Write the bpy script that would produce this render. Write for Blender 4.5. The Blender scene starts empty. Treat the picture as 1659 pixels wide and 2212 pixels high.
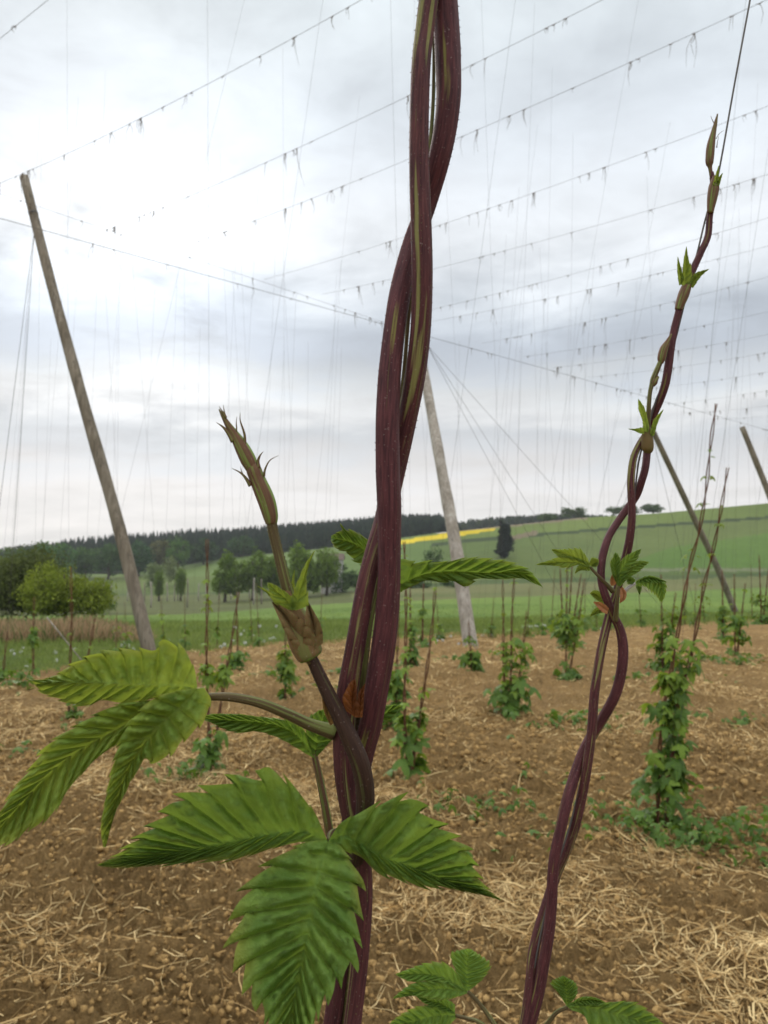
import bpy, math, random
import numpy as np
from mathutils import Vector
random.seed(7)
RNG = np.random.default_rng(11)
SC = bpy.context.scene
COL = SC.collection
R = math.radians

# ------------------------------------------------------------------ camera
F = 1700.0                       # focal length in plate units (plate 1659 x 2212)
CX, CY, HY = 829.5, 1106.0, 1180.0
PITCH = math.atan((HY - CY) / F)
CAM = Vector((0, 0, 1.45))
cd = bpy.data.cameras.new("camera")
cam = bpy.data.objects.new("camera", cd)
COL.objects.link(cam)
cam.location = CAM
cam.rotation_euler = (R(90) + PITCH, 0, 0)
cd.sensor_fit = 'VERTICAL'
cd.sensor_height = 24.0
cd.lens = 24.0 * F / 2212.0
cd.clip_start = 0.02
cd.clip_end = 3000
cd.dof.use_dof = True
cd.dof.focus_distance = 0.45
cd.dof.aperture_fstop = 14.0
SC.camera = cam

# ------------------------------------------------------------------ world
SUN_EL, SUN_AZ = R(30), R(-22)   # azimuth measured from +Y towards +X
w = bpy.data.worlds.new("World")
SC.world = w
w.use_nodes = True
wn, wl = w.node_tree.nodes, w.node_tree.links
wn.clear()

def lin(c):
    return tuple((v / 12.92 if v <= 0.04045 else ((v + 0.055) / 1.055) ** 2.4) for v in c)

def build_world():
    def N(t, **k):
        n = wn.new(t)
        for a, b in k.items():
            setattr(n, a, b)
        return n
    def M(op, a, b=None, c=None, clamp=False):
        n = N('ShaderNodeMath', operation=op, use_clamp=clamp)
        for i, v in enumerate((a, b, c)):
            if v is None: continue
            if isinstance(v, (int, float)): n.inputs[i].default_value = v
            else: wl.new(v, n.inputs[i])
        return n.outputs[0]
    tc = N('ShaderNodeTexCoord')
    sep = N('ShaderNodeSeparateXYZ')
    wl.new(tc.outputs['Generated'], sep.inputs[0])
    X, Y, Z = sep.outputs
    hor = M('SQRT', M('ADD', M('MULTIPLY', X, X), M('MULTIPLY', Y, Y)))
    el = M('DIVIDE', Z, M('MAXIMUM', hor, 0.05))
    az = M('ARCTAN2', X, Y)
    def noise(vx, vy, scale, detail=6, rough=0.55, off=0.0, dist=0.0):
        c = N('ShaderNodeCombineXYZ')
        wl.new(vx, c.inputs[0]); wl.new(vy, c.inputs[1]); c.inputs[2].default_value = off
        n = N('ShaderNodeTexNoise')
        n.inputs['Scale'].default_value = scale
        n.inputs['Detail'].default_value = detail
        n.inputs['Roughness'].default_value = rough
        n.inputs['Distortion'].default_value = dist
        wl.new(c.outputs[0], n.inputs['Vector'])
        return n.outputs['Fac']
    elc = M('MAXIMUM', el, 0.0)
    comp = M('LOGARITHM', M('ADD', elc, 0.12), 2.718)       # clouds shrink towards the horizon
    n1 = noise(az, comp, 2.2, 6, 0.5, 3.1, 0.4)
    n2 = noise(M('MULTIPLY', az, 2.4), M('MULTIPLY', comp, 2.6), 2.4, 8, 0.58, 7.7, 0.3)
    n3 = noise(M('MULTIPLY', az, 1.0), M('MULTIPLY', el, 14.0), 1.6, 5, 0.5, 1.3)
    el2 = M('ADD', el, M('MULTIPLY', M('SUBTRACT', n1, 0.5), 0.16))
    el2 = M('ADD', el2, M('MULTIPLY', M('SUBTRACT', n2, 0.5), 0.10))
    el2 = M('ADD', el2, M('MULTIPLY', M('SUBTRACT', n3, 0.5), 0.012))
    ramp = N('ShaderNodeValToRGB')
    mr = M('DIVIDE', el2, 1.6, clamp=True)
    wl.new(mr, ramp.inputs[0])
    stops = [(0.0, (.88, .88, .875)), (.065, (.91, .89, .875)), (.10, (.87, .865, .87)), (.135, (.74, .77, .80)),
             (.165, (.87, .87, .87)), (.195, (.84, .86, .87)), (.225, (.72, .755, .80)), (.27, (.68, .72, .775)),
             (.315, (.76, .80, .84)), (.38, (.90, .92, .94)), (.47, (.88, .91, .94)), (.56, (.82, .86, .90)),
             (.70, (.84, .88, .90)), (.82, (.82, .87, .90)), (1.1, (1, 1, 1)), (1.6, (1, 1, 1))]  # last stops, above the view, are whitened to light the ground
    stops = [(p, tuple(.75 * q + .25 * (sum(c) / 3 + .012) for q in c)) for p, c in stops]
    cr = ramp.color_ramp
    cr.interpolation = 'B_SPLINE'
    while len(cr.elements) < len(stops): cr.elements.new(0.5)
    for e, (p, c) in zip(cr.elements, stops):
        e.position = p / 1.6
        e.color = (*lin(c), 1)
    # brightness variation of the cloud sheet
    br = M('ADD', M('MULTIPLY', M('SUBTRACT', n2, 0.5), 0.62), 1.0)
    br = M('MULTIPLY', br, M('ADD', M('MULTIPLY', M('SUBTRACT', n1, 0.5), 0.5), 1.0))
    # the sun behind the cloud sheet
    sd = Vector((math.sin(R(-17)) * math.cos(R(17.5)), math.cos(R(-17)) * math.cos(R(17.5)), math.sin(R(17.5))))
    dot = N('ShaderNodeVectorMath', operation='DOT_PRODUCT')
    wl.new(tc.outputs['Generated'], dot.inputs[0]); dot.inputs[1].default_value = sd
    g = M('POWER', M('MAXIMUM', dot.outputs['Value'], 0.0), 75.0)
    g = M('MULTIPLY', g, M('ADD', M('MULTIPLY', M('SUBTRACT', n2, 0.42), 3.0), 0.7, clamp=True))
    back = M('ADD', 1.0, M('MULTIPLY', M('SUBTRACT', 0.35, Y, clamp=True), 0.45))   # unseen sky behind the camera, brightened to fill leaf fronts and ground
    back = M('ADD', back, M('MULTIPLY', M('SUBTRACT', el, 0.9, clamp=True), 0.6))  # overhead sky out of view, raised further as added light on the ground
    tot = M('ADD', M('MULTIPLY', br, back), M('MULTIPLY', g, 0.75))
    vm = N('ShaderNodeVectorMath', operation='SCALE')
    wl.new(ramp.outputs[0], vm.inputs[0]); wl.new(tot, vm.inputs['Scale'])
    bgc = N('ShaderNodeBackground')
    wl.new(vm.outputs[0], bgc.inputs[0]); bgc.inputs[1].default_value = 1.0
    sky = N('ShaderNodeTexSky', sky_type='NISHITA')
    sky.sun_disc = False
    sky.sun_elevation = SUN_EL
    sky.sun_rotation = SUN_AZ
    bgs = N('ShaderNodeBackground')
    wl.new(sky.outputs[0], bgs.inputs[0]); bgs.inputs[1].default_value = 0.12
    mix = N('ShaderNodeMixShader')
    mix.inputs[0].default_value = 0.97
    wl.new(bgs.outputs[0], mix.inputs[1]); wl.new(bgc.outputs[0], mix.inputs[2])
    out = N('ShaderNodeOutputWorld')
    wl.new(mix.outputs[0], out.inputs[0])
build_world()

sl = bpy.data.lights.new("sun", 'SUN')
sun = bpy.data.objects.new("sun", sl)
COL.objects.link(sun)
sl.energy = 0.9
sl.angle = R(20)
sl.color = (1, .94, .85)
sdir = Vector((math.sin(SUN_AZ) * math.cos(SUN_EL), math.cos(SUN_AZ) * math.cos(SUN_EL), math.sin(SUN_EL)))
sun.rotation_euler = sdir.to_track_quat('Z', 'Y').to_euler()
sun.location = (0, 0, 30)

SC.view_settings.view_transform = 'Standard'
SC.view_settings.look = 'None'
SC.view_settings.exposure = 0.17
SC.view_settings.gamma = 1
SC.render.engine = 'CYCLES'
SC.cycles.max_bounces = 6
SC.cycles.diffuse_bounces = 3
SC.cycles.transmission_bounces = 4
SC.cycles.transparent_max_bounces = 8

# ------------------------------------------------------------------ helpers
cp, sp = math.cos(PITCH), math.sin(PITCH)
def P(px, py, d):
    """world point seen at plate position px, py at depth d in front of the camera"""
    a, b = (px - CX) / F * d, (CY - py) / F * d
    return Vector((CAM.x + a, CAM.y + d * cp - b * sp, CAM.z + d * sp + b * cp))

def table(x, xs, ys):
    return np.interp(x, xs, ys)

CREST_X = [-400, 0, 280, 400, 500, 700, 860, 1000, 1080, 1250, 1430, 1659, 2200]
CREST_Y = [1245, 1240, 1240, 1222, 1205, 1185, 1163, 1146, 1137, 1119, 1108, 1087, 1040]
LR = np.log(np.array([14, 20, 60, 120, 170, 260, 480, 1000.]))
def H0(x, y):
    """smooth terrain height"""
    x = np.asarray(x, float); y = np.asarray(y, float)
    near = -0.03 * np.clip(y, -15, 14)
    yy = np.maximum(y, 14.0)
    px = CX + F * np.clip(x / yy, -1.0, 1.0)
    yc = table(px, CREST_X, CREST_Y)
    k = np.clip((px - 450) / 450.0, 0, 1)
    r2 = 1326 + (1305 - 1326) * k
    r3 = 1312 + (1283 - 1312) * k
    r4 = 1290 + (1262 - 1290) * k - np.clip((px - 900) / 760, 0, 1) * 14
    kk = np.clip((px - 900) / 150.0, 0, 1)
    r6 = yc - 6 + kk * 16
    r7 = yc - 12 + kk * 40
    ys = [np.full_like(px, 1407.07), np.full_like(px, 1354.), r2, r3, r4, yc, r6, r7]
    l = np.log(yy)
    out = np.zeros_like(px)
    for i in range(len(ys) - 1):
        m = (l >= LR[i]) if i == len(ys) - 2 else (l >= LR[i]) & (l < LR[i + 1])
        t = np.clip((l - LR[i]) / (LR[i + 1] - LR[i]), 0, 1)
        out = np.where(m, ys[i] * (1 - t) + ys[i + 1] * t, out)
    far = CAM.z - (out - HY) / F * yy
    return np.where(y <= 14, near, far)

TAB = RNG.random((256, 256))
def vnoise(x, y):
    xi, yi = np.floor(x).astype(int), np.floor(y).astype(int)
    fx, fy = x - xi, y - yi
    fx, fy = fx * fx * (3 - 2 * fx), fy * fy * (3 - 2 * fy)
    g = lambda a, b: TAB[a & 255, b & 255]
    return (g(xi, yi) * (1 - fx) + g(xi + 1, yi) * fx) * (1 - fy) + (g(xi, yi + 1) * (1 - fx) + g(xi + 1, yi + 1) * fx) * fy
def fbm(x, y, o=4):
    s, a, t = 0, 1, 0
    for i in range(o):
        s = s + a * vnoise(x * 2 ** i + 17.3 * i, y * 2 ** i + 5.1 * i); t += a; a *= .5
    return s / t
def crumbs(x, y, cell, seed):
    """rounded grains packed on a jittered grid"""
    u, v = x / cell + seed, y / cell + seed * 1.7
    iu, iv = np.floor(u).astype(int), np.floor(v).astype(int)
    best = np.zeros_like(u)
    for a in (-1, 0, 1):
        for b in (-1, 0, 1):
            ci, cj = iu + a, iv + b
            jx = ci + TAB[ci & 255, (cj + seed) & 255]; jy = cj + TAB[(ci + 31) & 255, cj & 255]
            rr = .25 + .65 * TAB[(ci + 77) & 255, (cj + 13) & 255] ** 2
            d2 = (u - jx) ** 2 + ((v - jy) * (1 + .5 * TAB[(ci + 5) & 255, cj & 255])) ** 2
            best = np.maximum(best, np.sqrt(np.maximum(rr * rr - d2, 0)))
    return best * cell
def clods(x, y):
    r = np.hypot(x, y)
    f = np.clip((22 - r) / 12, 0, 1)
    a = (fbm(x * 1.1, y * 1.1, 2) - .5) * .10
    b = np.maximum(fbm(x * 6, y * 6, 4) - .47, 0) * .12
    c = (fbm(x * 26 + 9, y * 26, 4) - .5) * .085
    m = np.clip(fbm(x * .8 + 40, y * .8, 2) * 2 - .4, .25, 1)
    g = np.clip((9 - r) / 3, 0, 1)
    k = fbm(x * 2.3 + 11, y * 2.3, 2)
    gr = crumbs(x, y, .11, 3) * .55 * (k > .5) + crumbs(x, y, .052, 9) * .75 + np.where(g > 0, crumbs(x, y, .026, 21) * .8 * g, 0)
    return a + (b + c * m * .8 + gr * (.75 + .5 * m)) * f
def HH(x, y):
    return H0(x, y) + clods(np.asarray(x, float), np.asarray(y, float))
def hg(x, y):
    return float(HH(np.array([x]), np.array([y]))[0])

def hit(px, py, dmin=1.5, dmax=700):
    """ground point under plate position"""
    d = np.exp(np.linspace(math.log(dmin), math.log(dmax), 700))
    a = (px - CX) / F * d; b = (CY - py) / F * d
    X = a; Y = d * cp - b * sp; Z = CAM.z + d * sp + b * cp
    h = H0(X, Y)
    i = np.argmax(Z < h)
    if Z[i] >= h[i]: i = len(d) - 1
    return Vector((X[i], Y[i], h[i]))
def at(px, r):
    """ground point in direction px at forward distance r"""
    x = (px - CX) / F * r
    return Vector((x, r, float(H0(np.array([x]), np.array([r]))[0])))
def cable_pt(px, py, z):
    """point of the horizontal plane z seen at plate position"""
    a, b = (px - CX) / F, (CY - py) / F
    dz = sp + b * cp
    d = (z - CAM.z) / dz
    return Vector((a * d, d * cp - b * d * sp, z))

def tag(o, label=None, cat=None, group=None, kind=None):
    if label: o['label'] = label
    if cat: o['category'] = cat
    if group: o['group'] = group
    if kind: o['kind'] = kind
    return o
def empty(name, loc, label, cat, group=None):
    o = bpy.data.objects.new(name, None)
    COL.objects.link(o)
    o.location = loc
    o.empty_display_size = .1
    return tag(o, label, cat, group)

class MB:
    def __init__(s):
        s.v = []; s.f = []; s.uv = []; s.n = 0; s.col = []
    def add(s, verts, faces, uvs=None, col=None):
        verts = np.asarray(verts, float).reshape(-1, 3)
        k = s.n
        s.v.append(verts); s.n += len(verts)
        s.f.extend([tuple(int(i) + k for i in f) for f in faces])
        s.uv.append(np.asarray(uvs, float) if uvs is not None else np.zeros((len(verts), 2)))
        if col is not None: s.col.append(np.tile(np.asarray(col, float), (len(verts), 1)) if np.ndim(col) == 1 else col)
    def build(s, name, mat, parent=None, smooth=True, origin=None):
        me = bpy.data.meshes.new(name)
        V = np.concatenate(s.v) if s.v else np.zeros((0, 3))
        off = np.zeros(3)
        if parent is not None: off = np.array(world_loc(parent))
        loc = np.zeros(3)
        if origin is not None and parent is None: off = np.array(origin); loc = off
        V = V - off
        me.from_pydata(V.tolist(), [], s.f)
        uvl = me.uv_layers.new(name="UVMap")
        UV = np.concatenate(s.uv)
        idx = np.empty(len(me.loops), dtype=np.int32)
        me.loops.foreach_get('vertex_index', idx)
        uvl.data.foreach_set('uv', UV[idx].ravel())
        if s.col:
            C = np.concatenate(s.col)
            if C.shape[1] == 3: C = np.hstack([C, np.ones((len(C), 1))])
            ca = me.color_attributes.new("col", 'FLOAT_COLOR', 'POINT')
            ca.data.foreach_set('color', C.ravel())
        if smooth: me.shade_smooth()
        me.materials.append(mat)
        o = bpy.data.objects.new(name, me)
        COL.objects.link(o)
        if parent is not None: o.parent = parent
        else: o.location = loc
        return o
def world_loc(o):
    v = Vector(o.location)
    while o.parent:
        o = o.parent; v += o.location
    return v

def catmull(pts, n):
    pts = [np.asarray(p, float) for p in pts]
    if len(pts) == 2:
        return np.array([pts[0] * (1 - t) + pts[1] * t for t in np.linspace(0, 1, n)])
    p = [2 * pts[0] - pts[1]] + pts + [2 * pts[-1] - pts[-2]]
    dense = []
    for i in range(1, len(p) - 2):
        for t in np.linspace(0, 1, 14, endpoint=False):
            a, b, c, d = p[i - 1], p[i], p[i + 1], p[i + 2]
            dense.append(.5 * (2 * b + (c - a) * t + (2 * a - 5 * b + 4 * c - d) * t * t + (3 * b - a - 3 * c + d) * t ** 3))
    dense.append(p[-2])
    dense = np.array(dense)
    return resample(dense, n)
def resample(dense, n, key=None):
    k = dense[:, :3] if key is None else dense[:, key]
    s = np.concatenate([[0], np.cumsum(np.linalg.norm(np.diff(k, axis=0), axis=1))])
    q = np.linspace(0, s[-1], n)
    return np.stack([np.interp(q, s, dense[:, j]) for j in range(dense.shape[1])], 1)

def tube(mb, pts, rad, seg=8, ridge=0.0, nr=6, caps=True, uvk=1.0, col=None, twist=0.0):
    pts = np.asarray(pts, float); n = len(pts)
    rad = np.broadcast_to(np.asarray(rad, float), (n,))
    T = np.gradient(pts, axis=0); T /= np.linalg.norm(T, axis=1)[:, None] + 1e-12
    a = np.array([0, 1., 0]) if abs(T[0][1]) < .9 else np.array([1., 0, 0])
    u = np.cross(T[0], a); u /= np.linalg.norm(u)
    L = np.concatenate([[0], np.cumsum(np.linalg.norm(np.diff(pts, axis=0), axis=1))])
    V = []; UV = []
    th = np.linspace(0, 2 * np.pi, seg, endpoint=False)
    for i in range(n):
        u = u - T[i] * np.dot(u, T[i]); u /= np.linalg.norm(u)
        v = np.cross(T[i], u)
        t2 = th + twist * L[i]
        rr = rad[i] * (1 + ridge * np.cos(nr * th))
        V.append(pts[i] + rr[:, None] * (np.cos(t2)[:, None] * u + np.sin(t2)[:, None] * v))
        UV.append(np.stack([th / (2 * np.pi), np.full(seg, L[i] * uvk)], 1))
    Fs = []
    for i in range(n - 1):
        for j in range(seg):
            k = (j + 1) % seg
            Fs.append((i * seg + j, i * seg + k, (i + 1) * seg + k, (i + 1) * seg + j))
    if caps:
        Fs.append(tuple(range(seg - 1, -1, -1))); Fs.append(tuple((n - 1) * seg + j for j in range(seg)))
    mb.add(np.concatenate(V), Fs, np.concatenate(UV), col)
    return V

def prickles(mb, V, every, h, step=1):
    """small hooked hairs standing on the ridges of a tube"""
    n = len(V); seg = len(V[0])
    for i in range(2, n - 2, every):
        c = V[i].mean(0)
        for j in range(0, seg, step):
            if random.random() < .35: continue
            b = V[i][j]; o = b - c; rr = np.linalg.norm(o); o /= rr
            t = V[i + 1][j] - V[i - 1][j]; t /= np.linalg.norm(t)
            s = np.cross(o, t)
            q = h * random.uniform(.5, 1.1); wd = h * .35
            b2 = b - o * h * .2
            mb.add([b2 + t * wd, b2 - t * wd * .6 + s * wd, b2 - t * wd * .6 - s * wd, b + o * q + t * q * .3],
                   [(0, 1, 3), (1, 2, 3), (2, 0, 3)])

# ------------------------------------------------------------------ materials
def mat(name):
    m = bpy.data.materials.new(name)
    m.use_nodes = True
    nt = m.node_tree
    b = nt.nodes['Principled BSDF']
    return m, nt, b
def nnode(nt, t, ins=None, **k):
    n = nt.nodes.new(t)
    for a, v in k.items(): setattr(n, a, v)
    for a, v in (ins or {}).items():
        if hasattr(v, 'is_linked') or isinstance(v, bpy.types.NodeSocket): nt.links.new(v, n.inputs[a])
        else: n.inputs[a].default_value = v
    return n
def ramp(nt, fac, stops, interp='LINEAR'):
    n = nt.nodes.new('ShaderNodeValToRGB')
    nt.links.new(fac, n.inputs[0])
    cr = n.color_ramp; cr.interpolation = interp
    while len(cr.elements) < len(stops): cr.elements.new(.5)
    for e, (p, c) in zip(cr.elements, stops):
        e.position = p; e.color = (*c, 1) if len(c) == 3 else c
    return n.outputs[0]
def mixc(nt, fac, a, b, mode='MIX'):
    n = nt.nodes.new('ShaderNodeMix'); n.data_type = 'RGBA'; n.blend_type = mode
    for s, v in ((n.inputs[0], fac), (n.inputs[6], a), (n.inputs[7], b)):
        if isinstance(v, bpy.types.NodeSocket): nt.links.new(v, s)
        elif isinstance(v, (int, float)): s.default_value = v
        else: s.default_value = (*v, 1)
    return n.outputs[2]
def bump(nt, b, h, strength, dist):
    n = nnode(nt, 'ShaderNodeBump', {'Strength': strength, 'Distance': dist, 'Height': h})
    nt.links.new(n.outputs[0], b.inputs['Normal'])
    return n

def leaf_mat(name, c1, c2, trans=.35, vein=None, scale=60, rough=.5, bumpd=.0006, tip=None, nt_amt=1.0):
    m, nt, b = mat(name)
    tc = nnode(nt, 'ShaderNodeTexCoord')
    oi = nnode(nt, 'ShaderNodeObjectInfo')
    no = nnode(nt, 'ShaderNodeTexNoise', {'Vector': tc.outputs['Object'], 'Scale': scale, 'Detail': 5.0})
    f = ramp(nt, no.outputs[0], [(.3, (0, 0, 0)), (.7, (1, 1, 1))])
    c = mixc(nt, f, c1, c2)
    if vein:
        uv = nnode(nt, 'ShaderNodeUVMap', uv_map='UVMap')
        sx = nnode(nt, 'ShaderNodeSeparateXYZ', {0: uv.outputs[0]})
        ab = nnode(nt, 'ShaderNodeMath', {0: sx.outputs[1]}, operation='ABSOLUTE')
        vv = ramp(nt, ab.outputs[0], [(0.0, (1, 1, 1)), (.05, (0, 0, 0))])
        fr = nnode(nt, 'ShaderNodeMath', {0: sx.outputs[0]}, operation='FRACT')
        v2 = ramp(nt, fr.outputs[0], [(0.0, (.7, .7, .7)), (.09, (0, 0, 0)), (.91, (0, 0, 0)), (1.0, (.7, .7, .7))])
        mx = nnode(nt, 'ShaderNodeMath', {0: vv, 1: v2}, operation='MAXIMUM')
        c = mixc(nt, mx.outputs[0], c, vein)
        ed = ramp(nt, ab.outputs[0], [(.72, (0, 0, 0)), (1.0, (.55, .55, .55))])
        bl = nnode(nt, 'ShaderNodeTexNoise', {'Vector': tc.outputs['Object'], 'Scale': 35.0, 'Detail': 3.0})
        em = nnode(nt, 'ShaderNodeMath', {0: ed, 1: ramp(nt, bl.outputs[0], [(.42, (0, 0, 0)), (.62, (1, 1, 1))])}, operation='MULTIPLY')
        c = mixc(nt, em.outputs[0], c, (.30, .28, .05))
        sp = nnode(nt, 'ShaderNodeTexNoise', {'Vector': tc.outputs['Object'], 'Scale': 420.0, 'Detail': 1.0})
        c = mixc(nt, ramp(nt, sp.outputs[0], [(.74, (0, 0, 0)), (.79, (.5, .5, .5))]), c, (.16, .12, .04))
    rv = nnode(nt, 'ShaderNodeMapRange', {'Value': oi.outputs['Random'], 'To Min': .8, 'To Max': 1.2})
    hsv = nnode(nt, 'ShaderNodeHueSaturation', {'Color': c, 'Value': rv.outputs[0]})
    nt.links.new(hsv.outputs[0], b.inputs['Base Color'])
    b.inputs['Roughness'].default_value = rough
    b.inputs['Specular IOR Level'].default_value = .25
    wv = nnode(nt, 'ShaderNodeTexNoise', {'Vector': tc.outputs['Object'], 'Scale': scale * 12, 'Detail': 3.0})
    if vein:
        dst = nnode(nt, 'ShaderNodeMixRGB' if False else 'ShaderNodeVectorMath', {0: tc.outputs['Object'], 1: no.outputs['Color']}, operation='MULTIPLY_ADD')
        dst.inputs[1].default_value = (1, 1, 1); nt.links.new(tc.outputs['Object'], dst.inputs[0]); dst.inputs[2].default_value = (0, 0, 0)
        vo = nnode(nt, 'ShaderNodeTexVoronoi', {'Vector': dst.outputs[0], 'Scale': 330.0}, feature='DISTANCE_TO_EDGE')
        vr = nnode(nt, 'ShaderNodeMapRange', {'Value': vo.outputs['Distance'], 'From Min': 0.0, 'From Max': .35}, interpolation_type='SMOOTHSTEP')
        hh_ = nnode(nt, 'ShaderNodeMath', {0: wv.outputs[0], 1: .35, 2: vr.outputs[0]}, operation='MULTIPLY_ADD')
        bump(nt, b, hh_.outputs[0], .55, .0009)
    else:
        bump(nt, b, wv.outputs[0], .5 * nt_amt, bumpd)
    tr = nnode(nt, 'ShaderNodeBsdfTranslucent')
    tcol = mixc(nt, .6, hsv.outputs[0], tuple(min(1, q * 1.6) for q in (c2[0] * 1.3, c2[1] * 1.15, c2[2] * .6)))
    nt.links.new(tcol, tr.inputs[0])
    mx = nnode(nt, 'ShaderNodeMixShader', {0: trans})
    nt.links.new(b.outputs[0], mx.inputs[1]); nt.links.new(tr.outputs[0], mx.inputs[2])
    nt.links.new(mx.outputs[0], nt.nodes['Material Output'].inputs[0])
    return m

def stem_mat(name, dark, mid, green, greenness=.5, seed=0.0):
    m, nt, b = mat(name)
    uv = nnode(nt, 'ShaderNodeUVMap', uv_map='UVMap')
    mp = nnode(nt, 'ShaderNodeMapping', {'Vector': uv.outputs[0], 'Location': (seed, seed * 3, 0), 'Scale': (7, 13, 1)})
    n1 = nnode(nt, 'ShaderNodeTexNoise', {'Vector': mp.outputs[0], 'Scale': 1.0, 'Detail': 3.0, 'Roughness': .5})
    g = ramp(nt, n1.outputs[0], [(.67 - .17 * greenness, (0, 0, 0)), (.75 - .17 * greenness, (1, 1, 1))])
    mp2 = nnode(nt, 'ShaderNodeMapping', {'Vector': uv.outputs[0], 'Location': (seed * 2, 0, 0), 'Scale': (26, 60, 1)})
    n2 = nnode(nt, 'ShaderNodeTexNoise', {'Vector': mp2.outputs[0], 'Scale': 1.0, 'Detail': 5.0, 'Roughness': .6})
    base = mixc(nt, ramp(nt, n2.outputs[0], [(.35, (0, 0, 0)), (.7, (1, 1, 1))]), dark, mid)
    c = mixc(nt, g, base, green)
    tc = nnode(nt, 'ShaderNodeTexCoord')
    n3 = nnode(nt, 'ShaderNodeTexNoise', {'Vector': tc.outputs['Object'], 'Scale': 900.0, 'Detail': 2.0})
    spk = ramp(nt, n3.outputs[0], [(.66, (0, 0, 0)), (.74, (.35, .35, .35))])
    c = mixc(nt, spk, c, (.42, .33, .30))
    nt.links.new(c, b.inputs['Base Color'])
    b.inputs['Roughness'].default_value = .6
    b.inputs['Specular IOR Level'].default_value = .2
    b.inputs['Sheen Weight'].default_value = .02
    b.inputs['Sheen Roughness'].default_value = .6
    bump(nt, b, n2.outputs[0], .5, .0008)
    return m

def simple(name, c1, c2, scale=8, rough=.85, bs=.3, bd=.01, stretch=(1, 1, 1), detail=6.0):
    m, nt, b = mat(name)
    tc = nnode(nt, 'ShaderNodeTexCoord')
    mp = nnode(nt, 'ShaderNodeMapping', {'Vector': tc.outputs['Object'], 'Scale': stretch})
    n = nnode(nt, 'ShaderNodeTexNoise', {'Vector': mp.outputs[0], 'Scale': scale, 'Detail': detail, 'Roughness': .6})
    c = ramp(nt, n.outputs[0], [(.3, c1), (.7, c2)])
    nt.links.new(c, b.inputs['Base Color'])
    b.inputs['Roughness'].default_value = rough
    b.inputs['Specular IOR Level'].default_value = .2
    bump(nt, b, n.outputs[0], bs, bd)
    return m

def colour_attr(name, scale=8, lo=.75, hi=1.25, rough=.9, trans=0.0, bs=.3, bd=.02):
    m, nt, b = mat(name)
    at_ = nnode(nt, 'ShaderNodeAttribute', attribute_name='col')
    tc = nnode(nt, 'ShaderNodeTexCoord')
    n = nnode(nt, 'ShaderNodeTexNoise', {'Vector': tc.outputs['Object'], 'Scale': scale, 'Detail': 6.0, 'Roughness': .65})
    f = nnode(nt, 'ShaderNodeMapRange', {'Value': n.outputs[0], 'From Min': .3, 'From Max': .7, 'To Min': lo, 'To Max': hi})
    hs = nnode(nt, 'ShaderNodeHueSaturation', {'Color': at_.outputs[0], 'Value': f.outputs[0]})
    nt.links.new(hs.outputs[0], b.inputs['Base Color'])
    b.inputs['Roughness'].default_value = rough
    b.inputs['Specular IOR Level'].default_value = .15
    bump(nt, b, n.outputs[0], bs, bd)
    if trans:
        tr = nnode(nt, 'ShaderNodeBsdfTranslucent')
        nt.links.new(hs.outputs[0], tr.inputs[0])
        mx = nnode(nt, 'ShaderNodeMixShader', {0: trans})
        nt.links.new(b.outputs[0], mx.inputs[1]); nt.links.new(tr.outputs[0], mx.inputs[2])
        nt.links.new(mx.outputs[0], nt.nodes['Material Output'].inputs[0])
    return m

M_leaf = leaf_mat('hop_leaf', (.082, .165, .028), (.19, .30, .055), .36, vein=(.13, .24, .045))
M_leaf_y = leaf_mat('young_hop_leaf', (.12, .20, .032), (.25, .33, .058), .38, vein=(.17, .26, .055))
M_leaf_f = leaf_mat('field_hop_leaf', (.05, .115, .020), (.13, .22, .035), .3, scale=14)
M_leaf_fy = leaf_mat('young_field_leaf', (.11, .19, .025), (.20, .29, .04), .35, scale=14)
M_stem = stem_mat('bine_skin', (.045, .014, .017), (.13, .040, .042), (.19, .17, .045), .35, 0.3)
M_stem2 = stem_mat('bine_skin_striped', (.048, .015, .018), (.13, .042, .040), (.21, .20, .065), .6, 4.1)
M_stemg = stem_mat('green_bine_skin', (.070, .046, .020), (.12, .092, .034), (.16, .18, .05), 1.0, 2.2)
M_stemd = stem_mat('dark_bine_skin', (.030, .014, .009), (.055, .028, .016), (.08, .08, .026), .45, 5.2)
M_bud = stem_mat('bud_skin', (.12, .055, .035), (.17, .10, .045), (.18, .26, .055), .95, 6.0)
M_stipule = leaf_mat('stipule_skin', (.09, .030, .012), (.18, .065, .018), .3, scale=90)
M_stipr = leaf_mat('red_stipule', (.24, .065, .045), (.30, .16, .07), .3, scale=160)
M_sh = stem_mat('sheath_membrane', (.17, .10, .040), (.21, .135, .055), (.16, .165, .05), .8, 8.3)
M_sheath = leaf_mat('sheath_skin', (.12, .105, .030), (.20, .105, .045), .2, scale=45)
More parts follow.
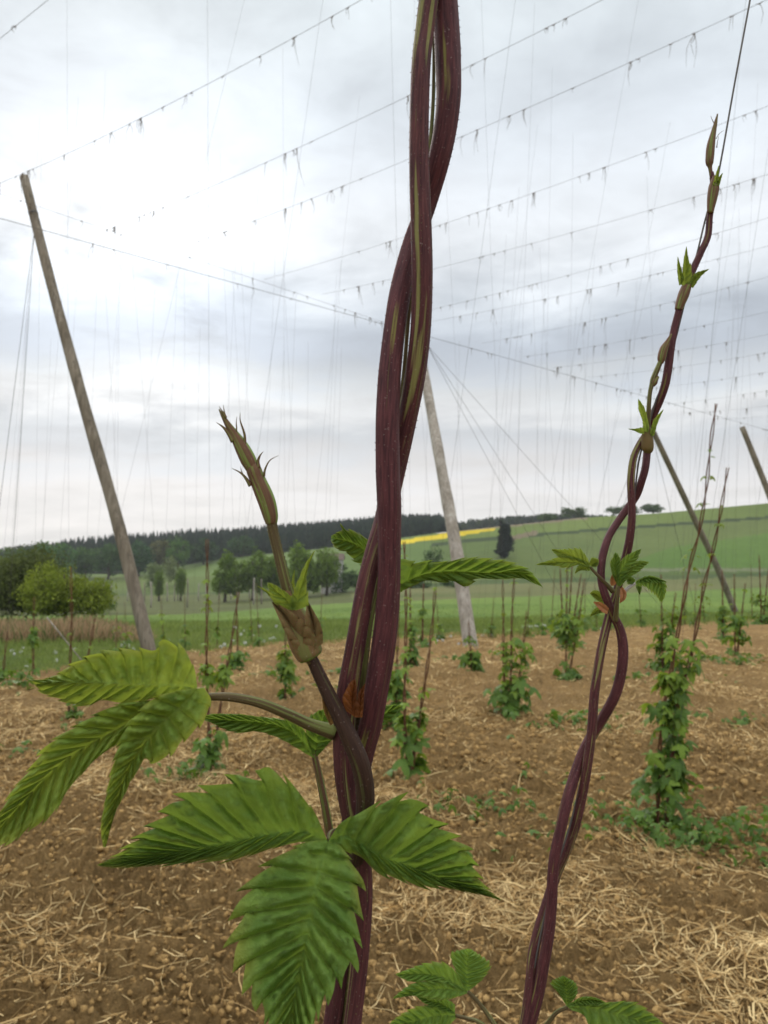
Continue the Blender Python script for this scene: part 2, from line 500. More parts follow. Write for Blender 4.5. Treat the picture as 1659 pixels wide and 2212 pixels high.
def wood(name, c1, c2):
    m, nt, b = mat(name)
    tc = nnode(nt, 'ShaderNodeTexCoord')
    mp = nnode(nt, 'ShaderNodeMapping', {'Vector': tc.outputs['Object'], 'Scale': (22, 22, .55)})
    n = nnode(nt, 'ShaderNodeTexNoise', {'Vector': mp.outputs[0], 'Scale': 1.0, 'Detail': 7.0, 'Roughness': .65})
    mp2 = nnode(nt, 'ShaderNodeMapping', {'Vector': tc.outputs['Object'], 'Scale': (1.4, 1.4, .9)})
    n2 = nnode(nt, 'ShaderNodeTexNoise', {'Vector': mp2.outputs[0], 'Scale': 2.0, 'Detail': 5.0})
    c = ramp(nt, n.outputs[0], [(.32, c1), (.66, c2)])
    st = ramp(nt, n2.outputs[0], [(.35, (.62, .6, .56)), (.65, (1, 1, 1))])
    c = mixc(nt, 1.0, c, st, 'MULTIPLY')
    n3 = nnode(nt, 'ShaderNodeTexNoise', {'Vector': mp.outputs[0], 'Scale': .45, 'Detail': 2.0})
    dk = ramp(nt, n3.outputs[0], [(.485, (0, 0, 0)), (.50, (.8, .8, .8)), (.515, (0, 0, 0))])
    c = mixc(nt, dk, c, tuple(q * .35 for q in c1))
    nt.links.new(c, b.inputs['Base Color']); b.inputs['Roughness'].default_value = .85
    bump(nt, b, n.outputs[0], .6, .012)
    return m
M_wood = wood('weathered_wood', (.15, .125, .09), (.32, .28, .215))
M_woodw = wood('pale_weathered_wood', (.27, .235, .19), (.48, .44, .38))
M_wire = simple('dull_wire', (.07, .065, .06), (.13, .12, .11), 30, .6, .1, .001)
M_twine = simple('old_twine', (.10, .08, .06), (.19, .15, .11), 40, .9, .2, .001)
M_string = simple('climbing_wire_metal', (.10, .09, .085), (.17, .155, .15), 30, .6, .1, .001)
M_bine_far = simple('dark_bine', (.09, .035, .020), (.15, .075, .035), 40, .8, .3, .002)
M_bark = simple('bark', (.05, .04, .03), (.10, .08, .06), 6, .9, .5, .02)
M_white = simple('white_fluff', (.55, .55, .53), (.8, .8, .78), 60, .9, .2, .002)
M_render = simple('pale_render', (.40, .38, .35), (.5, .48, .45), 2, .9, .1, .01)
M_roof = simple('roof_tile', (.10, .075, .06), (.14, .10, .08), 3, .9, .1, .01)
M_stalk = simple('dandelion_stalk', (.09, .16, .03), (.12, .20, .05), 30, .8, .1, .001)

# ------------------------------------------------------------------ ground
def zone_col(X, Y):
    """albedo of soil, verge, meadow and the hill fields by place"""
    px = CX + F * np.clip(X / np.maximum(Y, .5), -1.5, 1.5)
    z = H0(X, Y)
    py = HY + (CAM.z - z) / np.maximum(Y, .5) * F
    px = px + (vnoise(X * .3, Y * .3) - .5) * 10 * np.clip(60 / np.maximum(Y, 1), 0, 1)
    pyn = py + (fbm(X * .5, Y * .5, 3) - .5) * np.clip(700 / np.maximum(Y, 1), 0, 26)
    soil = np.array([.38, .245, .10]); soil2 = np.array([.265, .165, .065])
    n = fbm(X * 3, Y * 3, 4)[:, None]
    C = soil * n + soil2 * (1 - n)
    def put(mask, c, c2=None, sc=.2):
        nonlocal C
        c = np.array(c)
        if c2 is not None:
            k = np.clip((fbm(X * sc, Y * sc, 4) - .3) * 2.5, 0, 1)[:, None]
            c = c * (1 - k) + np.array(c2) * k
        C = np.where(mask[:, None], c, C)
    e1 = table(px, [-400, 0, 300, 500, 900, 1100, 1400, 1659, 2200], [1475, 1462, 1425, 1392, 1372, 1372, 1346, 1332, 1325])
    front = Y > 8
    put(front & (pyn < e1), (.10, .145, .035), (.17, .21, .05), .8)
    e2 = table(px, [-400, 330, 700, 1000, 1659, 2200], [1352, 1349, 1342, 1338, 1322, 1318])
    put(front & (pyn < e2), (.115, .185, .038), (.16, .235, .05), .12)
    e3 = table(px, [-400, 330, 410, 765, 1050, 1400, 1659, 2200], [1332, 1328, 1326, 1301, 1291, 1279, 1268, 1260])
    put(front & (py < e3), (.115, .135, .045), (.15, .155, .06), .06)
    put(front & (py < e3) & (px < 760), (.085, .10, .035), (.115, .13, .045), .08)
    e4 = table(px, [-400, 410, 765, 1050, 1400, 1659, 2200], [1296, 1284, 1276, 1262, 1253, 1244, 1236])
    put(front & (py < e4), (.055, .085, .028), (.075, .105, .034), .05)
    e5 = table(px, [-400, 410, 765, 1050, 1400, 1659, 2200], [1290, 1280, 1270, 1252, 1244, 1236, 1226])
    put(front & (py < e5), (.085, .125, .032), (.115, .15, .042), .03)
    s = front & (px > 1380) & (py < 1234) & (py > 1228)
    put(s, (.15, .17, .09))
    # bright field on the lower right of the hill
    b1 = table(px, [1330, 1450, 1659, 2200], [1225, 1182, 1152, 1110])
    put(front & (px > 1330) & (py > b1) & (py < 1226), (.075, .14, .024), (.098, .165, .032), .03)
    h1 = table(px, [860, 1000, 1250, 1659, 2200], [1190, 1172, 1151, 1121, 1080])
    put(front & (px > 930) & (py < h1) & (py > h1 - 6), (.04, .06, .022))
    put(front & (px > 930) & (py <= h1 - 6), (.105, .15, .032), (.13, .175, .042), .03)
    put(front & (px < 930) & (py < 1245), (.10, .155, .040), (.13, .18, .055), .03)
    r1 = table(px, [700, 860, 980, 1075], [1177, 1176, 1160, 1144]); r0 = table(px, [700, 860, 980, 1075], [1172, 1168, 1149, 1141])
    put(front & (px > 700) & (px < 1072) & (py < r1) & (py > r0), (.52, .40, .012), (.60, .46, .02), .1)
    t0 = table(px, [960, 1100, 1270], [1147, 1133, 1116])
    put(front & (px > 940) & (px < 1270) & (py < t0 + 5) & (py > t0 - 8) & ~((px < 1072) & (py < r1) & (py > r0)), (.20, .16, .10))
    put(front & (px > 1090) & (px < 1160) & (np.abs(py - table(px, [1090, 1160], [1166, 1150])) < 5), (.16, .13, .08))
    put(front & (px < 900) & (Y > 262), (.03, .045, .02))
    return C

def build_ground():
    ang = np.concatenate([np.arange(-180, -36, 6.), np.linspace(-36, -28, 20, endpoint=False), np.linspace(-28, 28, 640),
                          np.linspace(28, 36, 21)[1:], np.arange(42, 181, 6.)])
    rr = np.concatenate([np.exp(np.linspace(math.log(.25), math.log(2), 26, endpoint=False)),
                         np.exp(np.linspace(math.log(2), math.log(8), 430, endpoint=False)),
                         np.exp(np.linspace(math.log(8), math.log(26), 130, endpoint=False)),
                         np.exp(np.linspace(math.log(26), math.log(90), 60, endpoint=False)),
                         np.exp(np.linspace(math.log(90), math.log(300), 130, endpoint=False)),
                         np.exp(np.linspace(math.log(300), math.log(1200), 36))])
    A, Rr = np.meshgrid(np.radians(ang), rr)
    X = (Rr * np.sin(A)).ravel(); Y = (Rr * np.cos(A)).ravel()
    Z = HH(X, Y)
    na, nrr = len(ang), len(rr)
    i = np.arange(nrr - 1)[:, None] * na + np.arange(na - 1)[None, :]
    i = i.ravel()
    Fc = np.stack([i, i + 1, i + na + 1, i + na], 1)
    me = bpy.data.meshes.new('ground')
    V = np.stack([X, Y, Z], 1)
    me.vertices.add(len(V)); me.vertices.foreach_set('co', V.ravel())
    me.loops.add(len(Fc) * 4); me.loops.foreach_set('vertex_index', Fc.ravel().astype(np.int32))
    me.polygons.add(len(Fc)); me.polygons.foreach_set('loop_start', np.arange(0, len(Fc) * 4, 4, dtype=np.int32))
    me.update(calc_edges=True)
    C = zone_col(X, Y)
    C = np.hstack([C, np.ones((len(C), 1))])
    ca = me.color_attributes.new("col", 'FLOAT_COLOR', 'POINT')
    ca.data.foreach_set('color', C.ravel())
    me.shade_smooth()
    m, nt, b = mat('field_ground')
    at_ = nnode(nt, 'ShaderNodeAttribute', attribute_name='col')
    tc = nnode(nt, 'ShaderNodeTexCoord')
    n = nnode(nt, 'ShaderNodeTexNoise', {'Vector': tc.outputs['Object'], 'Scale': 38.0, 'Detail': 8.0, 'Roughness': .7})
    n2 = nnode(nt, 'ShaderNodeTexNoise', {'Vector': tc.outputs['Object'], 'Scale': 2.2, 'Detail': 6.0, 'Roughness': .6})
    n3 = nnode(nt, 'ShaderNodeTexNoise', {'Vector': tc.outputs['Object'], 'Scale': .05, 'Detail': 9.0, 'Roughness': .7})
    mr = nnode(nt, 'ShaderNodeMapRange', {'Value': n.outputs[0], 'From Min': .3, 'From Max': .7, 'To Min': .62, 'To Max': 1.3})
    mr2 = nnode(nt, 'ShaderNodeMapRange', {'Value': n2.outputs[0], 'From Min': .3, 'From Max': .7, 'To Min': .85, 'To Max': 1.15})
    mr3 = nnode(nt, 'ShaderNodeMapRange', {'Value': n3.outputs[0], 'From Min': .3, 'From Max': .7, 'To Min': .88, 'To Max': 1.12})
    n4 = nnode(nt, 'ShaderNodeTexNoise', {'Vector': tc.outputs['Object'], 'Scale': 170.0, 'Detail': 6.0, 'Roughness': .7})
    mr4 = nnode(nt, 'ShaderNodeMapRange', {'Value': n4.outputs[0], 'From Min': .3, 'From Max': .7, 'To Min': .7, 'To Max': 1.25})
    hsum = nnode(nt, 'ShaderNodeMath', {0: n4.outputs[0], 1: .35, 2: n.outputs[0]}, operation='MULTIPLY_ADD')
    p = nnode(nt, 'ShaderNodeMath', {0: mr.outputs[0], 1: mr2.outputs[0]}, operation='MULTIPLY')
    p = nnode(nt, 'ShaderNodeMath', {0: p.outputs[0], 1: mr4.outputs[0]}, operation='MULTIPLY')
    p = nnode(nt, 'ShaderNodeMath', {0: p.outputs[0], 1: mr3.outputs[0]}, operation='MULTIPLY')
    hs = nnode(nt, 'ShaderNodeHueSaturation', {'Color': at_.outputs[0], 'Value': p.outputs[0]})
    nt.links.new(hs.outputs[0], b.inputs['Base Color'])
    b.inputs['Roughness'].default_value = .95
    b.inputs['Specular IOR Level'].default_value = .1
    bump(nt, b, hsum.outputs[0], 1.0, .045)
    me.materials.append(m)
    o = bpy.data.objects.new('ground', me); COL.objects.link(o)
    tag(o, 'brown tilled soil of the hop field running out into green meadows and hill fields', 'ground', kind='structure')
build_ground()

def strips(name, pos, dirs, up, length, width, cols, label, cat, bend=None, material=None, kind='stuff', kink=0.0):
    """many thin blades or stalks in one mesh (3 cross pairs each)"""
    n = len(pos)
    side = np.cross(dirs, up); side /= np.linalg.norm(side, axis=1)[:, None] + 1e-9
    if bend is None: bend = np.zeros((n, 3))
    w2 = (width * .5)[:, None] * side
    a = pos; bm = pos + dirs * (length * .5)[:, None] + bend * .3 + RNG.normal(0, 1, (n, 3)) * (kink * length)[:, None] * (1, 1, .35); c = pos + dirs * length[:, None] + bend
    V = np.stack([a - w2, a + w2, bm - w2 * .9, bm + w2 * .9, c - w2 * .25, c + w2 * .25], 1).reshape(-1, 3)
    k = (np.arange(n) * 6)[:, None]
    Fc = np.concatenate([k + np.array([0, 1, 3, 2]), k + np.array([2, 3, 5, 4])], 1).reshape(-1, 4)
    me = bpy.data.meshes.new(name)
    me.vertices.add(len(V)); me.vertices.foreach_set('co', V.ravel())
    me.loops.add(len(Fc) * 4); me.loops.foreach_set('vertex_index', Fc.ravel().astype(np.int32))
    me.polygons.add(len(Fc)); me.polygons.foreach_set('loop_start', np.arange(0, len(Fc) * 4, 4, dtype=np.int32))
    me.update(calc_edges=True)
    C = np.repeat(cols, 6, axis=0); C = np.hstack([C, np.ones((len(C), 1))])
    ca = me.color_attributes.new("col", 'FLOAT_COLOR', 'POINT'); ca.data.foreach_set('color', C.ravel())
    me.shade_smooth()
    me.materials.append(material)
    o = bpy.data.objects.new(name, me); COL.objects.link(o)
    return tag(o, label, cat, kind=kind)

M_straw = colour_attr('straw_stalk', 30, .8, 1.2, .7, .15, .1, .001)
M_blade = colour_attr('grass_blade', 5, .8, 1.2, .7, .35, .1, .001)

def edge_soil(X, Y):
    px = CX + F * X / np.maximum(Y, .5)
    py = HY + (CAM.z - H0(X, Y)) / np.maximum(Y, .5) * F
    return py - table(px, [-400, 0, 300, 500, 900, 1100, 1400, 1659, 2200], [1475, 1462, 1425, 1392, 1372, 1372, 1346, 1332, 1325])

def scatter(n, r0, r1, half=30, power=1.0):
    """points in the wedge, density falling with distance"""
    u = RNG.random(n)
    r = np.exp(math.log(r0) + (math.log(r1) - math.log(r0)) * u ** power)
    a = np.radians(RNG.uniform(-half, half, n))
    return r * np.sin(a), r * np.cos(a), r

def straw_mask(X, Y):
    band = .5 + .5 * np.sin((X * .65 + Y * .76) * 1.9 + 3.0 * fbm(X * .35, Y * .35, 2))
    return fbm(X * 1.5 + 3, Y * 1.5, 4) * .85 + band * .25

def build_straw():
    X, Y, r = scatter(190000, 1.7, 21, 30, .95)
    m = straw_mask(X, Y)
    keep = (RNG.random(len(X)) < np.clip((m - .50) * 3.4, .10, 1) * np.clip(r / 5.5, .24, 1)) & (edge_soil(X, Y) > -2)
    X, Y, r = X[keep], Y[keep], r[keep]; m = m[keep]
    n = len(X)
    # lay the stalks in loose tufts with a shared direction
    base = 2 * np.pi * fbm(X * 1.3 + 70, Y * 1.3, 2) * 2
    th = base + RNG.normal(0, 1.6, n)
    tilt = np.abs(RNG.normal(0, .22, n))
    D = np.stack([np.cos(th) * np.cos(tilt), np.sin(th) * np.cos(tilt), np.sin(tilt)], 1)
    L = (.02 + .13 * RNG.random(n) ** 1.6) * np.where(RNG.random(n) < .06, 1.6, 1)
    W = (.0025 + .0050 * RNG.random(n) ** 1.5) * np.clip(r / 6, 1, 2.2)
    pile = np.clip(m - .62, 0, .3) * .16 * RNG.random(n)
    Z = HH(X, Y) + .004 + pile
    # follow the slope at the far end so stalks lie on the clods
    X2, Y2 = X + D[:, 0] * L, Y + D[:, 1] * L
    Z2 = HH(X2, Y2) + .006 + pile + np.sin(tilt) * L * .6
    D = np.stack([X2 - X, Y2 - Y, Z2 - Z], 1); LL = np.linalg.norm(D, axis=1); D /= LL[:, None]
    up = RNG.normal(0, .5, (n, 3)); up[:, 2] += 1
    k = RNG.random(n)[:, None] ** 1.3
    cols = np.array([.40, .24, .085]) * (1 - k) + np.array([.86, .66, .33]) * k
    cols *= RNG.uniform(.7, 1.12, (n, 1))
    bend = RNG.normal(0, .02, (n, 3)); bend[:, 2] = np.abs(bend[:, 2]) * .5
    strips('straw', np.stack([X, Y, Z], 1), D, up, LL, W, cols, 'dry yellow straw mulch strewn in patches over the soil', 'straw', bend, M_straw, kink=.11)
build_straw()

def build_clod_crumbs():
    X, Y, r = scatter(26000, 1.9, 8, 29, .9)
    keep = (straw_mask(X, Y) < .75)
    X, Y, r = X[keep], Y[keep], r[keep]
    Z = HH(X, Y)
    ico = []
    t = (1 + 5 ** .5) / 2
    base = np.array([(-1, t, 0), (1, t, 0), (-1, -t, 0), (1, -t, 0), (0, -1, t), (0, 1, t), (0, -1, -t), (0, 1, -t), (t, 0, -1), (t, 0, 1), (-t, 0, -1), (-t, 0, 1)]) / 1.9
    fc = np.array([(0, 11, 5), (0, 5, 1), (0, 1, 7), (0, 7, 10), (0, 10, 11), (1, 5, 9), (5, 11, 4), (11, 10, 2), (10, 7, 6), (7, 1, 8), (3, 9, 4), (3, 4, 2), (3, 2, 6), (3, 6, 8), (3, 8, 9), (4, 9, 5), (2, 4, 11), (6, 2, 10), (8, 6, 7), (9, 8, 1)])
    n = len(X)
    s = .003 + .014 * RNG.random(n) ** 3
    s *= np.clip(r / 3.5, 1, 1.8)
    sc = RNG.uniform(.45, 1.35, (n, 12, 1)) * RNG.uniform(.7, 1.2, (n, 1, 3))
    V = base[None] * sc * s[:, None, None] + np.stack([X, Y, Z + s * .25], 1)[:, None, :]
    Fc = (fc[None] + (np.arange(n) * 12)[:, None, None]).reshape(-1, 3)
    V = V.reshape(-1, 3)
    me = bpy.data.meshes.new('soil_crumbs')
    me.vertices.add(len(V)); me.vertices.foreach_set('co', V.ravel())
    me.loops.add(len(Fc) * 3); me.loops.foreach_set('vertex_index', Fc.ravel().astype(np.int32))
    me.polygons.add(len(Fc)); me.polygons.foreach_set('loop_start', np.arange(0, len(Fc) * 3, 3, dtype=np.int32))
    me.update(calc_edges=True)
    k = RNG.random(n)[:, None]
    cols = np.array([.27, .165, .06]) * (1 - k) + np.array([.45, .29, .115]) * k
    C = np.repeat(cols, 12, axis=0); C = np.hstack([C, np.ones((len(C), 1))])
    ca = me.color_attributes.new("col", 'FLOAT_COLOR', 'POINT'); ca.data.foreach_set('color', C.ravel())
    me.materials.append(colour_attr('soil_crumb', 160, .6, 1.35, .95, 0, 1.0, .006))
    o = bpy.data.objects.new('soil_crumbs', me); COL.objects.link(o)
    tag(o, 'loose crumbs and clods of brown soil on the tilled ground', 'soil', kind='stuff')
build_clod_crumbs()

# ------------------------------------------------------------------ verge grass, meadow, reeds, weeds
def build_grass():
    X, Y, r = scatter(150000, 9.5, 60, 31, .75)
    e = edge_soil(X, Y)
    keep = (e < 4 + RNG.normal(0, 4, len(X)))
    px = CX + F * X / Y; py = HY + (CAM.z - H0(X, Y)) / Y * F
    keep &= (py > table(px, [-400, 330, 700, 1000, 1659, 2200], [1352, 1349, 1342, 1338, 1322, 1318])) | (RNG.random(len(X)) < .10)
    X, Y, r, e = X[keep], Y[keep], r[keep], e[keep]
    n = len(X)
    Z = H0(X, Y)
    px = CX + F * X / Y
    py = HY + (CAM.z - Z) / Y * F
    verge = py > table(px, [-400, 330, 700, 1000, 1659, 2200], [1352, 1349, 1342, 1338, 1322, 1318])
    th = RNG.uniform(0, 2 * np.pi, n); lean = np.abs(RNG.normal(.2, .2, n))
    D = np.stack([np.cos(th) * np.sin(lean), np.sin(th) * np.sin(lean), np.cos(lean)], 1)
    L = np.where(verge, RNG.uniform(.06, .20, n) * (.5 + fbm(X * .8, Y * .8, 2)), RNG.uniform(.03, .07, n))
    W = .006 * np.clip(r / 9, 1, 6)
    up = np.stack([RNG.normal(0, 1, n), -np.ones(n), np.zeros(n)], 1)
    k = np.clip(fbm(X * .7, Y * .7, 3) + RNG.normal(0, .15, n), 0, 1)[:, None]
    cv = np.array([.12, .17, .04]) * (1 - k) + np.array([.25, .31, .075]) * k
    cm = np.array([.13, .20, .04]) * (1 - k) + np.array([.19, .27, .055]) * k
    cols = np.where(verge[:, None], cv, cm)
    bend = np.stack([np.cos(th) * L * .3, np.sin(th) * L * .3, -L * .1], 1)
    strips('grass', np.stack([X, Y, Z - .01], 1), D, up, L, W, cols, 'long rough grass of the verge and meadow behind the hop field', 'grass', bend, M_blade)
build_grass()

def build_reeds():
    n = 9000
    px = RNG.uniform(-120, 335, n)
    r = RNG.uniform(15.8, 18.5, n)
    X = (px - CX) / F * r; Y = r
    Z = H0(X, Y)
    top = table(px, [-120, 60, 150, 250, 335], [1, .9, 1.05, .9, .35])
    th = RNG.uniform(0, 2 * np.pi, n); lean = np.abs(RNG.normal(.06, .1, n))
    D = np.stack([np.cos(th) * np.sin(lean), np.sin(th) * np.sin(lean), np.cos(lean)], 1)
    L = RNG.uniform(.16, .44, n) * top * (0.7 + .6 * fbm(X * 1.2, Y * .2, 2))
    W = RNG.uniform(.012, .024, n)
    up = np.stack([RNG.normal(0, .5, n), -np.ones(n), np.zeros(n)], 1)
    k = RNG.random(n)[:, None]
    cols = np.array([.24, .16, .085]) * (1 - k) + np.array([.46, .33, .19]) * k
    g = RNG.random(n) < .18
    cols[g] = (.09, .15, .04)
    bend = np.stack([RNG.normal(0, .08, n), RNG.normal(0, .08, n), np.zeros(n)], 1)
    strips('dry_reeds', np.stack([X, Y, Z - .02], 1), D, up, L, W, cols, 'band of dry tan reeds behind the verge on the left', 'reeds', bend, M_blade)
build_reeds()

LOBES = None
def hop_leaf_outline(nl=5):
    """polar outline of a palmate, toothed hop leaf, base notch at angle 180"""
    pts = []
    ang = np.linspace(-155, 155, 47)
    tips = np.array([-115, -58, 0, 58, 115]) if nl == 5 else np.array([-75, 0, 75])
    lens = np.array([.55, .85, 1.0, .85, .55]) if nl == 5 else np.array([.8, 1, .8])
    for i, a in enumerate(ang):
        d = np.abs(a - tips) / (28 if nl == 5 else 36)
        rr = np.max(lens * np.clip(1 - d, 0, 1) ** .8 * .46 + lens * .54 * np.clip(1 - d * .22, 0, 1))
        rr *= 1 + (.07 if i % 2 else -.05)
        pts.append((rr * math.cos(R(a)), rr * math.sin(R(a))))
    return np.array(pts)
OUT5, OUT3 = hop_leaf_outline(5), hop_leaf_outline(3)
def leaf_geo(outline, droop, cup):
    """local verts (stalk at origin, blade along +x, up +z) and faces"""
    o = outline; n = len(o)
    V = [(0, 0, 0)]; 
    for k in (.5, 1.0):
        for x, y in o:
            X, Y = x * k, y * k
            rr = math.hypot(X, Y)
            V.append((X, Y, -droop * rr * rr - cup * abs(Y) ** 1.5 * .6 + (.03 * math.sin(9 * math.atan2(Y, X)) * rr)))
    Fc = [(0, i + 1, i + 2) for i in range(n - 1)]
    Fc += [(i + 1, n + i + 1, n + i + 2, i + 2) for i in range(n - 1)]
    return np.array(V), Fc
LEAFGEO = [leaf_geo(OUT5, .35, .2), leaf_geo(OUT5, .7, .35), leaf_geo(OUT3, .5, .3), leaf_geo(OUT5, .15, .5)]
LEAFMESH = []
for q, (V, Fc) in enumerate(LEAFGEO):
    me = bpy.data.meshes.new('leaf'); me.from_pydata(V.tolist(), [], Fc); me.shade_smooth()
    me.uv_layers.new(name='UVMap')
    me.materials.append(M_leaf_f); LEAFMESH.append(me)
LEAFMESH_Y = [m_.copy() for m_ in LEAFMESH]
for m_ in LEAFMESH_Y: m_.materials[0] = M_leaf_fy

def frame(az, pitch, roll):
    """rotation matrix: +x along outward azimuth az pitched down by pitch"""
    x = np.array([math.cos(az) * math.cos(pitch), math.sin(az) * math.cos(pitch), -math.sin(pitch)])
    up = np.array([0, 0, 1.0]); y = np.cross(up, x); y /= np.linalg.norm(y); z = np.cross(x, y)
    c, s = math.cos(roll), math.sin(roll)
    y2 = y * c + z * s; z2 = z * c - y * s
    return np.stack([x, y2, z2], 1)

def build_weeds():
    mb = MB()
    spots = [(1060, 1775, .7, .14, 60), (960, 1765, .45, .12, 30), (1250, 1572, 1.0, .12, 55), (1180, 1580, .6, .12, 30), (1520, 1830, .75, .2, 100),
             (1600, 1830, .6, .16, 70), (1400, 1835, .5, .16, 60), (1440, 1745, .4, .16, 30), (400, 1700, .55, .15, 60), (40, 1488, .9, .2, 60),
             (110, 1490, .8, .15, 40), (700, 1505, .9, .12, 40), (590, 1470, 1.0, .12, 40), (1600, 1575, .6, .1, 35), (1320, 1590, .8, .12, 30), (1010, 1880, .3, .08, 20),
             (60, 1640, .5, .1, 30), (210, 1590, .5, .1, 25), (1640, 1880, .25, .1, 16), (1460, 1475, 1., .1, 30), (1600, 1435, 1., .15, 40),
             (1520, 1430, 1., .15, 40), (980, 1425, 1., .12, 25), (760, 1460, 1.0, .12, 25), (1290, 1780, .35, .12, 24), (1210, 1700, .3, .16, 18), (1190, 1830, .3, .08, 14)]
    for (px, py, sx, hgt, n) in spots:
        c = hit(px, py)
        for _ in range(int(n * (1.4 if px > 1380 else .85))):
            a = random.uniform(0, 6.28); q = abs(random.gauss(0, .5)) * sx
            x, y = c.x + math.cos(a) * q * 1.0, c.y + math.sin(a) * q * .55
            z = hg(x, y) + random.uniform(.0, 1) ** 1.5 * hgt
            V, Fc = random.choice(LEAFGEO)
            s = random.uniform(.02, .06) * min(1.8, max(1, c.y / 5))
            Mx = frame(random.uniform(0, 6.28), random.uniform(-.2, .8), random.uniform(-.5, .5))
            mb.add(V * s @ Mx.T + (x, y, z), Fc, None)
    o = mb.build('weeds', M_leaf_f)
    tag(o, 'low green weeds growing in patches on the soil between the hop rows', 'weeds', kind='stuff')
build_weeds()

# ------------------------------------------------------------------ tree and wood builders
def leaf_cloud(mb, centre, radii, n, size, col, col2, seedshift=0, hollow=.55, flat=.0):
    """clumped crown of small leaf clusters through an ellipsoid"""
    c = np.array(centre, float); rad = np.array(radii, float)
    k = max(6, n // 60)
    cc = RNG.normal(0, 1, (k, 3)); cc /= np.linalg.norm(cc, axis=1)[:, None]
    cc *= (RNG.random(k) ** .4 * .8)[:, None]
    cr = RNG.uniform(.22, .42, k)
    w = RNG.integers(0, k, n)
    p = RNG.normal(0, 1, (n, 3)); p /= np.linalg.norm(p, axis=1)[:, None]; p *= (RNG.random(n) ** .45)[:, None]
    q = cc[w] + p * cr[w][:, None]
    pos = c + q * rad
    s = size * RNG.uniform(.6, 1.4, n)
    a = RNG.normal(0, 1, (n, 3)); a /= np.linalg.norm(a, axis=1)[:, None]
    b = np.cross(a, RNG.normal(0, 1, (n, 3))); b /= np.linalg.norm(b, axis=1)[:, None]
    V = np.stack([pos - a * s[:, None] , pos + b * s[:, None] * .6, pos + a * s[:, None], pos - b * s[:, None] * .6], 1).reshape(-1, 3)
    Fc = [(4 * i, 4 * i + 1, 4 * i + 2, 4 * i + 3) for i in range(n)]
    kk = np.clip(RNG.random(k)[w] * .6 + RNG.random(n) * .4, 0, 1)[:, None]
    C = np.array(col) * (1 - kk) + np.array(col2) * kk
    mb.add(V, Fc, None, np.repeat(C, 4, axis=0))

M_crown = colour_attr('tree_foliage', 3, .85, 1.15, .85, .3, .1, .01)
def tree(name, px, r, ytop, wpx, label, cat, c1, c2, n=900, group=None, base_frac=.1, trunk=True, base=None, size=None, multi=1, ybase=None):
    p = at(px, r)
    ztop = CAM.z + (HY - ytop) / F * r
    hgt = max(ztop - p.z, .5)
    W = wpx / F * r
    t = empty(name, p, label, cat, group)
    mb = MB()
    cz = p.z + hgt * (base_frac + (1 - base_frac) / 2)
    size = size or W * .035
    for q in range(multi):
        ox = (random.uniform(-.36, .36) * W) if multi > 1 else 0
        hh = hgt * (random.uniform(.6, .98) if multi > 1 and q else 1)
        c = (p.x + ox, p.y + random.uniform(-.2, .2) * W * (multi > 1), p.z + hh * (base_frac + (1 - base_frac) / 2))
        leaf_cloud(mb, c, (W * (.5 if multi == 1 else .31) * 1.15, W * .5, hh * (1 - base_frac) / 2 * 1.05), int(n * 1.7) // multi, size, np.array(c1) * (1.7, 1.75, 1.25), np.array(c2) * (1.7, 1.75, 1.25))
    mb.build('crown', M_crown, t, smooth=False)
    if trunk:
        tb = MB()
        tube(tb, catmull([(p.x, p.y, p.z - .1), (p.x + W * .02, p.y, p.z + hgt * .3), (p.x - W * .02, p.y, p.z + hgt * .75)], 8), np.linspace(hgt * .035, hgt * .008, 8), 7)
        for b in range(6):
            a = random.uniform(0, 6.28); h0 = p.z + hgt * random.uniform(.22, .55)
            tube(tb, catmull([(p.x, p.y, h0), (p.x + math.cos(a) * W * .2, p.y + math.sin(a) * W * .2, h0 + hgt * .18), (p.x + math.cos(a) * W * .33, p.y + math.sin(a) * W * .33, h0 + hgt * .3)], 6), np.linspace(hgt * .014, hgt * .004, 6), 5)
        tb.build('trunk', M_bark, t)
    return t
def conifer_geo(mb, p, h, w, c1, c2, layers=9):
    k = random.random()
    col = np.array(c1) * (1 - k) + np.array(c2) * k
    for i in range(layers):
        t0 = i / layers
        zc = p[2] + h * (.12 + .84 * t0); rr = w * .5 * (1 - t0) ** .75 * random.uniform(.8, 1.2) + .05 * w
        m = 7
        V = [(p[0], p[1], zc + h * .17)]
        off = random.uniform(0, 6)
        for j in range(m * 2):
            a = off + j * math.pi / m
            q = rr * (1 if j % 2 else .55) * random.uniform(.8, 1.2)
            V.append((p[0] + math.cos(a) * q, p[1] + math.sin(a) * q, zc - (h * .03 if j % 2 else 0)))
        Fc = [(0, 1 + j, 1 + (j + 1) % (2 * m)) for j in range(2 * m)]
        mb.add(V, Fc, None, col * random.uniform(.85, 1.15))

